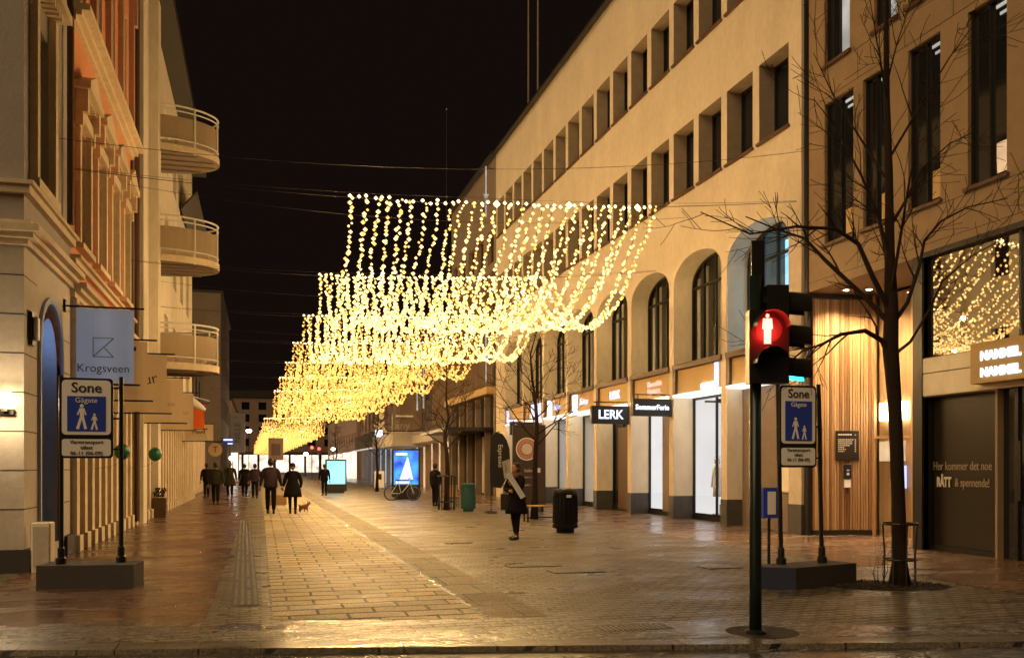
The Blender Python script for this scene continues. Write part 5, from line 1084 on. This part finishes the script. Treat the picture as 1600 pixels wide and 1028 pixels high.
# beach flag
t = thing('beach_flag', 'dark curved beach flag with vertical writing on a thin pole', 'flag', (8.1, 29.6, 0))
g = MB(); g.tube([(7.55, 29.6, .0), (7.52, 29.6, 1.6), (7.54, 29.6, 2.5), (7.62, 29.6, 2.72), (7.85, 29.6, 2.78)], .014, 6); g.lathe((7.55, 29.6, 0), [(.22, 0), (.2, .06), (.03, .09)], 12); g.build('pole', 'dark', t)
g = MB(); P = [(7.55, .9), (7.53, 2.45), (7.6, 2.66), (7.76, 2.76), (7.95, 2.7), (8.1, 2.5), (8.2, 2.2), (8.22, 1.8), (8.15, 1.3), (7.9, .85)]; g.poly([(x, 29.6, z) for x, z in P]); g.poly([(x, 29.606, z) for x, z in P]); g.build('cloth', 'black', t)
text('lettering', 'Espresso', .22, 'letw', t, (7.87, 29.59, 1.95), (radians(90), radians(90), 0), .002)
# blue letterbox by the corner
t = thing('blue_post_box', 'small blue box with a pale front fixed behind the traffic light pole', 'post box', (7.73, 12.6, 0))
g = MB(); g.box(7.60, 7.90, 12.5, 12.62, .76, 1.24, .01); g.build('case', 'blue', t); g = MB(); g.box(7.68, 7.82, 12.49, 12.498, .82, 1.18); g.build('notice', 'signw', t); g = MB(); g.tube([(7.75, 12.58, 0), (7.75, 12.58, .76)], .025, 8); g.build('post', 'dark', t)
# ================================================================ screens
def ad_screen(x0, x1, y, z0, z1, mat, label, deco=True, zb=.55):
    t = thing('advertising_screen', label, 'advertising screen', ((x0+x1)/2, y, 0), 'lit advertising screens'); g = MB()
    g.box(x0-.09, x1+.09, y+.01, y+.30, .12, z1+.10, .03); g.box(x0+.05, x1-.05, y+.05, y+.26, 0, .12); g.build('case', 'black', t)
    g = MB(); g.quad((x0, y, z0), (x1, y, z0), (x1, y, z1), (x0, y, z1)); g.build('screen', mat, t)
    if deco:
        g = MB(); xc = (x0+x1)/2+.05; g.poly([(xc-.38, y-.004, z0+.25), (xc+.30, y-.004, z0+.25), (xc+.06, y-.004, z1-.35), (xc, y-.004, z1-.3)]); g.build('peak_picture', 'ledb', t)
        g = MB(); g.box(x0+.1, x0+.65, y-.006, y-.001, z1-.22, z1-.12); g.box(x0+.1, x0+.75, y-.006, y-.001, z0+.06, z0+.16); g.build('caption', 'led', t)
ad_screen(6.2, 7.4, 43.4, .72, 2.38, 'screen', 'bright blue advertising screen behind the parked bicycle')
ad_screen(3.85, 4.95, 55.5, .55, 1.95, 'cyanscreen', 'pale cyan advertising screen beside the lone dark figure', False)
t = thing('pavement_sign', 'white A-board with a dark picture in front of the lit shops', 'A-board', (8.1, 64, 0))
g = MB(); g.box(7.75, 8.45, 63.95, 64.0, .1, 1.3); g.build('board', 'signw', t); g = MB(); g.box(7.95, 8.25, 63.93, 63.945, .7, 1.1); g.build('picture', 'ink', t); g = MB(); g.tube([(7.8, 64.4, 0), (7.8, 64.0, 1.2)], .03, 5); g.tube([(8.4, 64.4, 0), (8.4, 64.0, 1.2)], .03, 5); g.build('leg', 'dark', t)
# bicycle
t = thing('parked_bicycle', 'pale framed bicycle leaning in front of the blue screen', 'bicycle', (6.45, 42.3, 0), None, radians(-8))
def wheel(x):
    w_ = MB(); w_.tube([(x+.33*cos(2*pi*i/24), 0, .34+.33*sin(2*pi*i/24)) for i in range(25)], .024, 6); wo_ = local(w_, 'wheel', 'rubber', t)
    w_ = MB()
    for i in range(12): a = 2*pi*i/12; w_.tube([(x, 0, .34), (x+.31*cos(a), 0, .34+.31*sin(a))], .0035, 3)
    w_.tube([(x, -.04, .34), (x, .04, .34)], .02, 8); w_.tube([(x+.308*cos(2*pi*i/24), 0, .34+.308*sin(2*pi*i/24)) for i in range(25)], .012, 4); local(w_, 'rim', 'steel', wo_)
wheel(-.52); wheel(.52)
g = MB(); A, Bq, C_, D_, E_ = (-.52, 0, .34), (-.06, 0, .32), (-.20, 0, .86), (.36, 0, .82), (.52, 0, .34)
for p, q in ((A, Bq), (A, C_), (Bq, C_), (C_, D_), (Bq, D_), (D_, E_)): g.tube([p, q], .018, 6)
g.tube([D_, (.33, 0, 1.02)], .016, 6); local(g, 'frame', 'white', t)
g = MB(); g.tube([(.30, -.28, 1.0), (.36, -.2, 1.04), (.33, 0, 1.03), (.36, .2, 1.04), (.30, .28, 1.0)], .014, 6); local(g, 'handlebar', 'dark', t)
g = MB(); g.box(-.34, -.08, -.07, .07, .93, .985, .02); g.tube([(-.2, 0, .86), (-.21, 0, .94)], .014, 6); local(g, 'saddle', 'rubber', t)
g = MB(); g.tube([(-.06, -.08, .32), (-.06, .08, .32)], .05, 10); g.box(-.14, -.02, -.14, -.06, .17, .19); local(g, 'crank', 'dark', t)
# ================================================================ distant street furniture and signs
def street_lamp(x, y, h, label, r=.28, group='distant street lamps'):
    t = thing('street_lamp', label, 'street lamp', (x, y, 0), group); g = MB(); g.lathe((x, y, 0), [(.12, 0), (.10, .5), (.06, .6), (.045, h-.3)], 8); g.build('post', 'dark', t)
    g = MB(); g.ball((x, y, h), r, 12, 8, .7); g.build('lamp_head', 'farlamp', t); return t
street_lamp(-1.9, 150, 7.4, 'distant street lamp left of the light nets, high above the passers-by', .45)
street_lamp(7.5, 160, 3.9, 'distant low street lamp to the right of the couple', .42)
street_lamp(-2.8, 96, 1.6+.9, 'low lamp standing in for a bright far light behind the group of people on the left', .36)  # lamp post added where an unidentified bright light shows
street_lamp(3.0, 170, 2.2, 'low lamp standing in for a bright far light between the walking couple', .5)  # likewise a lamp post standing in for a far light
street_lamp(7.0, 92, 3.4, 'lamp with a bluish head beside the far bare tree', .22)
for i, (x, y, z, lb) in enumerate(((6.4, 120, 4.0, 'small red light left of the far traffic signal'), (7.2, 118, 3.8, 'far red traffic signal above the cyan screen'))):
    t = thing('distant_traffic_light', lb, 'traffic light', (x, y, 0), 'distant traffic lights'); g = MB(); g.tube([(x, y, 0), (x, y, z+.5)], .06, 6); g.box(x-.2, x+.2, y-.1, y+.1, z-.6, z+.45); g.build('pole', 'black', t); g = MB(); g.ball((x, y-.12, z+.15), .2, 8, 6); g.build('red_lamp', 'redfar', t)
t = thing('vertical_shop_sign', 'tall pale upright sign with writing at the far end of the left side', 'shop sign', (-2.4, 100, 3)); g = MB(); g.box(-3.3, -1.7, 104, 104.2, 3.2, 7.6, .03); g.build('case', 'cream2', t); text('lettering', 'NILLE', .9, 'copperl', t, (-2.5, 103.98, 5.4), (radians(90), radians(-90), 0), .01); g = MB(); g.box(XL, -3.3, 104.05, 104.15, 6.8, 6.9); g.box(XL, -3.3, 104.05, 104.15, 3.8, 3.9); g.build('bracket', 'dark', t)
t = thing('blue_lit_sign', 'small violet-blue lit sign on the left side beyond the round sign', 'shop sign', (-2.3, 70, 3)); g = MB(); g.box(-2.75, -2.0, 70, 70.2, 3.2, 3.75, .02); g.build('case', 'blue', t); g = MB(); g.box(-2.7, -2.05, 69.98, 69.995, 3.55, 3.68); g.box(-2.4, -2.05, 69.98, 69.995, 3.28, 3.38); g.build('lit_lines', 'ledb', t); g = MB(); g.box(XL, -2.75, 70.05, 70.12, 3.4, 3.46); g.build('bracket', 'dark', t)
t = thing('framed_poster', 'tall framed poster stand right behind the walking man', 'poster', (1.2, 70, 0)); g = MB(); g.box(.6, 1.85, 80, 80.15, 2.2, 4.1, .02); g.tube([(1.22, 80.1, 0), (1.22, 80.1, 2.2)], .06, 6); g.build('frame', 'bgpink', t); g = MB(); g.box(.85, 1.6, 79.98, 79.995, 2.6, 3.6); g.build('print', 'brown', t)
t = thing('orange_box', 'orange crate standing on the paving beyond the walking couple', 'crate', (.65, 38, 0)); g = MB(); g.box(.35, 1.0, 38, 38.5, 0, .42, .02)
for z in (.10, .24): g.box(.34, 1.01, 37.99, 37.998, z, z+.09)
g.build('box', 'wood', t)
t = thing('cafe_chair', 'pale chair beside the guarded tree in front of the dark shopfront', 'chair', (7.0, 34.2, 0)); g = MB(); g.box(6.95, 7.4, 34, 34.42, .43, .46); g.build('seat', 'wood', t); g = MB(); g.box(6.95, 7.4, 34.40, 34.43, .46, .88); g.build('backrest', 'wood', t)
for x in (6.98, 7.36):
    for y in (34.03, 34.39): g = MB(); g.tube([(x, y, 0), (x, y, .43)], .014, 5); g.build('leg', 'dark', t)
t = thing('awning_logo', 'pale painted figure and letters on the dark awning above the blue screen', 'shop sign', (9.3, 66, 4)); g = MB(); random.seed(4)
g.ball((8.55, 66.3, 5.35), .2, 8, 6, 1.3, 1, .2); g.tube([(8.2, 66.3, 4.2), (8.5, 66.3, 4.6), (8.75, 66.3, 4.9)], .10, 5); g.tube([(8.9, 66.3, 4.15), (8.6, 66.3, 4.6), (8.25, 66.3, 4.9)], .10, 5); g.tube([(8.3, 66.3, 4.55), (8.0, 66.3, 4.65)], .08, 5); g.tube([(9.35, 66.3, 4.25), (9.35, 66.3, 5.6)], .03, 5); g.tube([(8.2, 66.3, 4.16), (11.9, 66.3, 4.16)], .03, 5); g.build('figure', 'cream2', t); text('lettering', 'xny', .8, 'copperl', t, (10.1, 66.3, 4.65), FRONT, .02)
g = MB(); g.box(9.6, 10.9, 66.25, 66.3, 5.3, 5.42); g.build('line', 'cream2', t)
t = thing('lit_cube_sign', 'small glowing white cube sign hanging left of the dark awning', 'shop sign', (9.4, 73, 4)); g = MB(); g.box(8.95, 9.5, 72.9, 73.4, 4.05, 4.6, .03); g.build('cube', 'led', t); g = MB(); g.box(9.5, XR, 73.1, 73.2, 4.5, 4.56); g.build('bracket', 'dark', t)
# ================================================================ people and the dog
def skin(nodes, edges, root, sub=1):
    """grow one continuous surface over a skeleton of joints; returns (verts, faces)"""
    nm = list(nodes); me = bpy.data.meshes.new('tmp'); me.from_pydata([nodes[k][:3] for k in nm], [(nm.index(a), nm.index(b)) for a, b in edges], [])
    o = bpy.data.objects.new('tmp', me); COL.objects.link(o); m = o.modifiers.new('s', 'SKIN'); m.use_smooth_shade = True
    for i, k in enumerate(nm):
        r = nodes[k][3]; rx, ry = r if isinstance(r, tuple) else (r, r); sv = me.skin_vertices[0].data[i]; sv.radius = (rx, ry); sv.use_root = (k == root)
    s = o.modifiers.new('u', 'SUBSURF'); s.levels = sub; s.render_levels = sub
    bpy.context.view_layer.update(); e = bpy.data.meshes.new_from_object(o.evaluated_get(bpy.context.evaluated_depsgraph_get()))
    r = ([tuple(v.co) for v in e.vertices], [tuple(p.vertices) for p in e.polygons]); bpy.data.objects.remove(o); return r
def hand(g, w, d, s, curl=.5):
    """palm with four unequal bent fingers and a side thumb at wrist w pointing along d"""
    w = Vector(w); d = Vector(d).normalized(); side = d.cross(Vector((0, 1, .2))).normalized(); nrm = side.cross(d).normalized()
    g.tube([w, w+d*.045*s, w+d*.085*s], [.022*s, .036*s, .034*s], 8)
    for i, (o, ln) in enumerate(((-.027, .062), (-.009, .074), (.009, .070), (.027, .054))):
        b = w+d*.080*s+side*o*s; m = b+d*ln*.5*s; e = m+(d*(1-curl)+nrm*curl).normalized()*ln*.5*s; g.tube([b, m, e], [.0095*s, .0088*s, .0065*s], 5)
    b = w+d*.03*s-side*.03*s; g.tube([b, b+(d*.6-side*.6).normalized()*.035*s, b+(d*.9-side*.4+nrm*.3).normalized()*.062*s], [.012*s, .011*s, .008*s], 5)
def person(label, loc, rz, H=1.74, stride=.18, la=None, ra=None, coat='coatb', long_=False, legs='trous', hairm='hair', hat=None, scarf=None, fem=False, bag=None, group=None, lean=0, hair_long=False, jw=1.0):
    t = thing('person', label, 'person', loc, group, rz); h = H; sh = .112*h if fem else .128*h; ly, ry = stride, -stride*.9
    lk = -.0; N = {'pel': (0, 0, .53*h, .075*h), 'wai': (0, 0, .62*h, .068*h), 'che': (0, -lean*.3, .73*h, (.088*h, .066*h)), 'nb': (0, -lean*.2, .815*h, .040*h), 'nt': (0, .0, .865*h, .032*h)}
    la = la or ((-sh-.035*h, .02, .62*h), (-sh-.045*h, .05+.03*stride, .475*h)); ra = ra or ((sh+.035*h, .0, .62*h), (sh+.045*h, -.02, .475*h))
    N.update({'ls': (-sh, 0, .795*h, .034*h), 'le': (*la[0], .025*h), 'lw': (*la[1], .016*h), 'rs': (sh, 0, .795*h, .034*h), 're': (*ra[0], .025*h), 'rw': (*ra[1], .016*h)})
    N.update({'lh': (-.052*h, 0, .49*h, .050*h), 'lk': (-.053*h, ly*.55+.02, .28*h, .032*h), 'la': (-.05*h, ly, .045*h, .020*h), 'lt': (-.055*h, ly+.105*h, .016*h, .016*h),
              'rh': (.052*h, 0, .49*h, .050*h), 'rk': (.053*h, ry*.45+.03, .28*h, .032*h), 'ra': (.05*h, ry, .05*h if stride else .045*h, .020*h), 'rt': (.055*h, ry+.10*h, .016*h, .016*h)})
    Ed = [('pel', 'wai'), ('wai', 'che'), ('che', 'nb'), ('nb', 'nt'), ('nb', 'ls'), ('ls', 'le'), ('le', 'lw'), ('nb', 'rs'), ('rs', 're'), ('re', 'rw'), ('pel', 'lh'), ('lh', 'lk'), ('lk', 'la'), ('la', 'lt'), ('pel', 'rh'), ('rh', 'rk'), ('rk', 'ra'), ('ra', 'rt')]
    g = MB(); g.add(*skin(N, Ed, 'pel'))
    hc = (0, .012, .932*h); hr = .062*h   # head with brow, nose, chin, ears
    o = len(g.v); g.ball(hc, hr, 16, 12, 1.14, .80, .98)
    for i in range(o, len(g.v)):
        x, y, z = g.v[i]; dz = (z-hc[2])/hr
        if dz < -.3: x *= 1+.30*(dz+.3); y = y*(1+.10*(dz+.3))+.004*h
        if y > hc[1]+hr*.55 and -.2 < dz < .12: y -= .004*h*(1 if abs(x) > .25*hr else 0)
        g.v[i] = (x, y, z)
    yf = hc[1]+hr*.93; g.tube([(0, yf-.006, hc[2]+.012*h), (0, yf+.006, hc[2]-.002*h), (0, yf-.004, hc[2]-.012*h)], [.004*h, .008*h, .006*h], 6)
    for s in (-1, 1): g.ball((s*hr*.80, hc[1]-.004, hc[2]-.002*h), .012*h, 6, 5, 1.4, .4, .8)
    hand(g, N['lw'][:3], Vector(N['lw'][:3])-Vector(N['le'][:3]), h/1.74); hand(g, N['rw'][:3], Vector(N['rw'][:3])-Vector(N['re'][:3]), h/1.74)
    local(g, 'body', 'skin', t, True)
    g = MB()
    for s in (-1, 1): g.ball((s*.020*h, yf-.007, hc[2]+.008*h), .006*h, 6, 5, .6)
    g.box(-.014*h, .014*h, yf-.014, yf-.003, hc[2]-.030*h, hc[2]-.026*h); local(g, 'face_features', 'ink', t)
    # trousers / tights
    J = {k: (v[0], v[1], v[2], (v[3]+.008 if not isinstance(v[3], tuple) else v[3])) for k, v in N.items()}
    T = {k: J[k] for k in ('pel', 'lh', 'lk', 'la', 'rh', 'rk', 'ra')}
    for k in ('lk', 'rk'): T[k] = (*T[k][:3], T[k][3]*(1.0 if fem else 1.3))
    for k in ('la', 'ra'): T[k] = (T[k][0], T[k][1], T[k][2]+.02, T[k][3]*(1.0 if fem else 1.45))
    g = MB(); g.add(*skin(T, [('pel', 'lh'), ('lh', 'lk'), ('lk', 'la'), ('pel', 'rh'), ('rh', 'rk'), ('rk', 'ra')], 'pel')); local(g, 'trousers', legs, t, True)
    for a, b in (('la', 'lt'), ('ra', 'rt')):
        g = MB(); pa, pb = N[a], N[b]; g.tube([(pa[0], pa[1]-.05*h*.5, .028), (pa[0], pa[1], .04), (pa[0], pa[1]+.055*h, .038), (pb[0], pb[1]+.012*h, .022)], [.026, .042, .040, .022], 8); g.tube([(pa[0], pa[1], .03), (pa[0], pa[1]+.0, .15)], [.04, .038], 8); local(g, 'shoe', 'rubber', t, True)
    # coat
    jt = .020*jw
    Cc = {k: J[k] for k in ('pel', 'wai', 'che', 'nb', 'ls', 'le', 'lw', 'rs', 're', 'rw')}
    for k in Cc:
        r = Cc[k][3]; Cc[k] = (*Cc[k][:3], (r[0]+jt, r[1]+jt) if isinstance(r, tuple) else r+jt*(1 if k in ('pel', 'wai', 'che') else .7))
    Cc['lw'] = (*(Vector(J['le'][:3]).lerp(Vector(J['lw'][:3]), .93)), .030*jw); Cc['rw'] = (*(Vector(J['re'][:3]).lerp(Vector(J['rw'][:3]), .93)), .030*jw)
    g = MB(); g.add(*skin(Cc, [('pel', 'wai'), ('wai', 'che'), ('che', 'nb'), ('nb', 'ls'), ('ls', 'le'), ('le', 'lw'), ('nb', 'rs'), ('rs', 're'), ('re', 'rw')], 'pel'))
    if long_: g.lathe((0, .0, 0), [(.150*h*jw, .335*h), (.142*h*jw, .40*h), (.128*h*jw, .48*h), (.108*h*jw, .57*h), (.098*h, .66*h), (.104*h, .74*h), (.08*h, .79*h)], 18, 1, .78)
    else: g.lathe((0, 0, 0), [(.108*h*jw, .475*h), (.108*h*jw, .52*h), (.102*h*jw, .60*h), (.112*h*jw, .70*h), (.110*h, .76*h), (.07*h, .81*h)], 18, 1, .76)
    g.lathe((0, 0, .80*h), [(.055*h, 0), (.05*h, .03*h), (.048*h, .05*h)], 12); local(g, 'coat', coat, t, True)
    g = MB(); o = len(g.v)
    if hat: g.lathe((0, hc[1]-.004, hc[2]), [(hr*.99, .0), (hr*1.0, hr*.3), (hr*.9, hr*.85), (hr*.5, hr*1.2), (.004, hr*1.28)], 14, .88, 1.06); local(g, 'hat', hat, t, True)
    else:
        g.lathe((0, hc[1]-.010*h, hc[2]), [(hr*.72, -hr*.75), (hr*.94, -hr*.2), (hr*1.0, hr*.3), (hr*.88, hr*.85), (hr*.5, hr*1.16), (.004, hr*1.25)], 14, .90, 1.0)
        if hair_long: g.ball((0, hc[1]-hr*.95, hc[2]+hr*.25), hr*.45, 10, 8)
        local(g, 'hair', hairm, t, True)
    if scarf: g = MB(); g.lathe((0, .015, .80*h), [(.072*h, 0), (.085*h, .02*h), (.080*h, .05*h), (.058*h, .07*h)], 14, 1, .95); g.tube([(.02, .10, .82*h), (.03, .15, .76*h), (.03, .15, .70*h)], [.05, .05, .03], 8); local(g, 'scarf', scarf, t, True)
    if bag: g = MB(); g.box(*bag); local(g, 'bag', 'black', t)
    return t
H_ = 1.68
# the woman carrying a paper roll, facing left and a little towards the camera
wz = radians(118)
person('woman in a long black coat and rust scarf holding a white paper roll', (5.34, 18.72, 0), wz, 1.66, .06, la=((-.25, .08, 1.10), (-.15, .22, 1.20)), ra=((.23, .12, 1.08), (-.04, .22, 1.05)), coat='coatb', long_=True, legs='coatb', fem=True, scarf='scarf', hair_long=True, bag=(.20, .44, -.22, .06, .62, .98), jw=1.12)
t = thing('paper_roll', 'long white paper roll held slanting by the woman in the black coat', 'paper roll', (5.30, 18.5, 1.2))
g = MB(); p0 = Vector((5.40, 18.42, .92)); p1 = Vector((5.07, 18.40, 1.42)); g.tube([p0, p1], .060, 14); g.build('roll', 'signw', t, smooth=False)
g = MB(); g.add([(4.98, 18.38, 1.32), (5.14, 18.38, 1.38), (5.09, 18.38, 1.74), (4.93, 18.38, 1.68), (4.98, 18.386, 1.32), (5.14, 18.386, 1.38), (5.09, 18.386, 1.74), (4.93, 18.386, 1.68)], [(0, 1, 2, 3), (7, 6, 5, 4), (0, 4, 5, 1), (1, 5, 6, 2), (2, 6, 7, 3), (3, 7, 4, 0)]); g.build('paper_sheet', 'letw', t)
g = MB(); g.tube([(5.0, 18.376, 1.46), (5.02, 18.376, 1.55), (4.99, 18.376, 1.62)], .006, 4); g.build('print', 'ink', t)
# couple walking away hand in hand
person('tall man in a plum jacket walking away hand in hand with a woman', (.31, 31.2, 0), radians(2), 1.84, .14, la=((-.30, .02, 1.16), (-.34, .08, .90)), ra=((.30, .0, 1.16), (.37, .06, .90)), coat='coatp', jw=1.15)
person('woman in a wide black coat and grey hat walking away beside the tall man', (1.02, 30.9, 0), radians(-2), 1.70, .12, la=((-.27, .02, 1.08), (-.31, .06, .90)), ra=((.28, .0, 1.08), (.26, .1, .86)), coat='coatb', long_=True, legs='coatb', fem=True, hat='coatp', jw=1.2)
person('person in a dark jacket half hidden behind the left shoulder of the tall man', (-.30, 47, 0), radians(4), 1.74, .14, coat='coatp', jw=1.1)
person('lone person in dark clothes standing before the pale cyan screen', (3.38, 50.6, 0), radians(15), 1.74, .03, coat='coatb', jw=1.1)
person('person in an olive jacket walking away, nearest of the group on the left pavement', (-1.84, 39.6, 0), radians(-4), 1.76, .10, coat='coatg', jw=1.2)
person('second of the group on the left, bareheaded in a grey-green coat', (-1.55, 48.5, 0), radians(10), 1.82, .06, coat='coatg', long_=True, hairm='grey_hair', jw=1.1)
person('third of the group on the left, in a long dark coat near the kerb side', (-.85, 49.8, 0), radians(-8), 1.74, .05, coat='coatb', long_=True, jw=1.15)
person('person in a black coat at the left wall under the round T sign', (-2.75, 49.5, 0), radians(30), 1.76, .0, coat='coatb', jw=1.15)
person('person in dark clothes standing beside the guarded tree', (6.75, 35.6, 0), radians(-60), 1.72, .0, coat='coatb', jw=1.15)
# dog
t = thing('dog', 'small fluffy brown dog trotting to the right of the woman in the wide coat', 'dog', (1.42, 31.9, 0), None, radians(-50)); t.scale = (.78, .78, .78)
D = {'pel': (0, -.17, .25, .075), 'mid': (0, 0, .24, .085), 'che': (0, .15, .26, .095), 'nk': (0, .25, .34, .055), 'hd': (0, .31, .39, .058), 'mz': (0, .40, .37, .025), 'tl': (0, -.24, .30, .03), 'tt': (0, -.28, .34, .03)}
Ed = [('mid', 'pel'), ('mid', 'che'), ('che', 'nk'), ('nk', 'hd'), ('hd', 'mz'), ('pel', 'tl'), ('tl', 'tt')]
for s, n_ in ((-1, 'l'), (1, 'r')):
    D.update({n_+'f1': (s*.06, .15, .17, .032), n_+'f2': (s*.06, .15+.03*s, .09, .02), n_+'f3': (s*.06, .16+.05*s, .015, .02), n_+'h1': (s*.06, -.16, .17, .042), n_+'h2': (s*.06, -.22-.02*s, .10, .022), n_+'h3': (s*.06, -.19-.05*s, .015, .02)})
    Ed += [('che', n_+'f1'), (n_+'f1', n_+'f2'), (n_+'f2', n_+'f3'), ('pel', n_+'h1'), (n_+'h1', n_+'h2'), (n_+'h2', n_+'h3')]
g = MB(); g.add(*skin(D, Ed, 'mid', 2)); rg = random.Random(2); base = list(g.v)
for s in (-1, 1): g.tube([(s*.035, .30, .43), (s*.06, .29, .47), (s*.07, .30, .41)], [.02, .018, .008], 6)
for i in range(500):
    x, y, z = rg.choice(base)
    if z < .12: continue
    n_ = Vector((x, 0, z-.24)).normalized() if abs(x) > .01 else Vector((rg.uniform(-1, 1), 0, 1)).normalized(); e = Vector((x, y, z))+n_*.03+Vector((rg.gauss(0, .01), -.02, -.012)); g.add([(x-.008, y, z), (x+.008, y+.008, z), tuple(e)], [(0, 1, 2)])
local(g, 'body', 'fur', t, True)
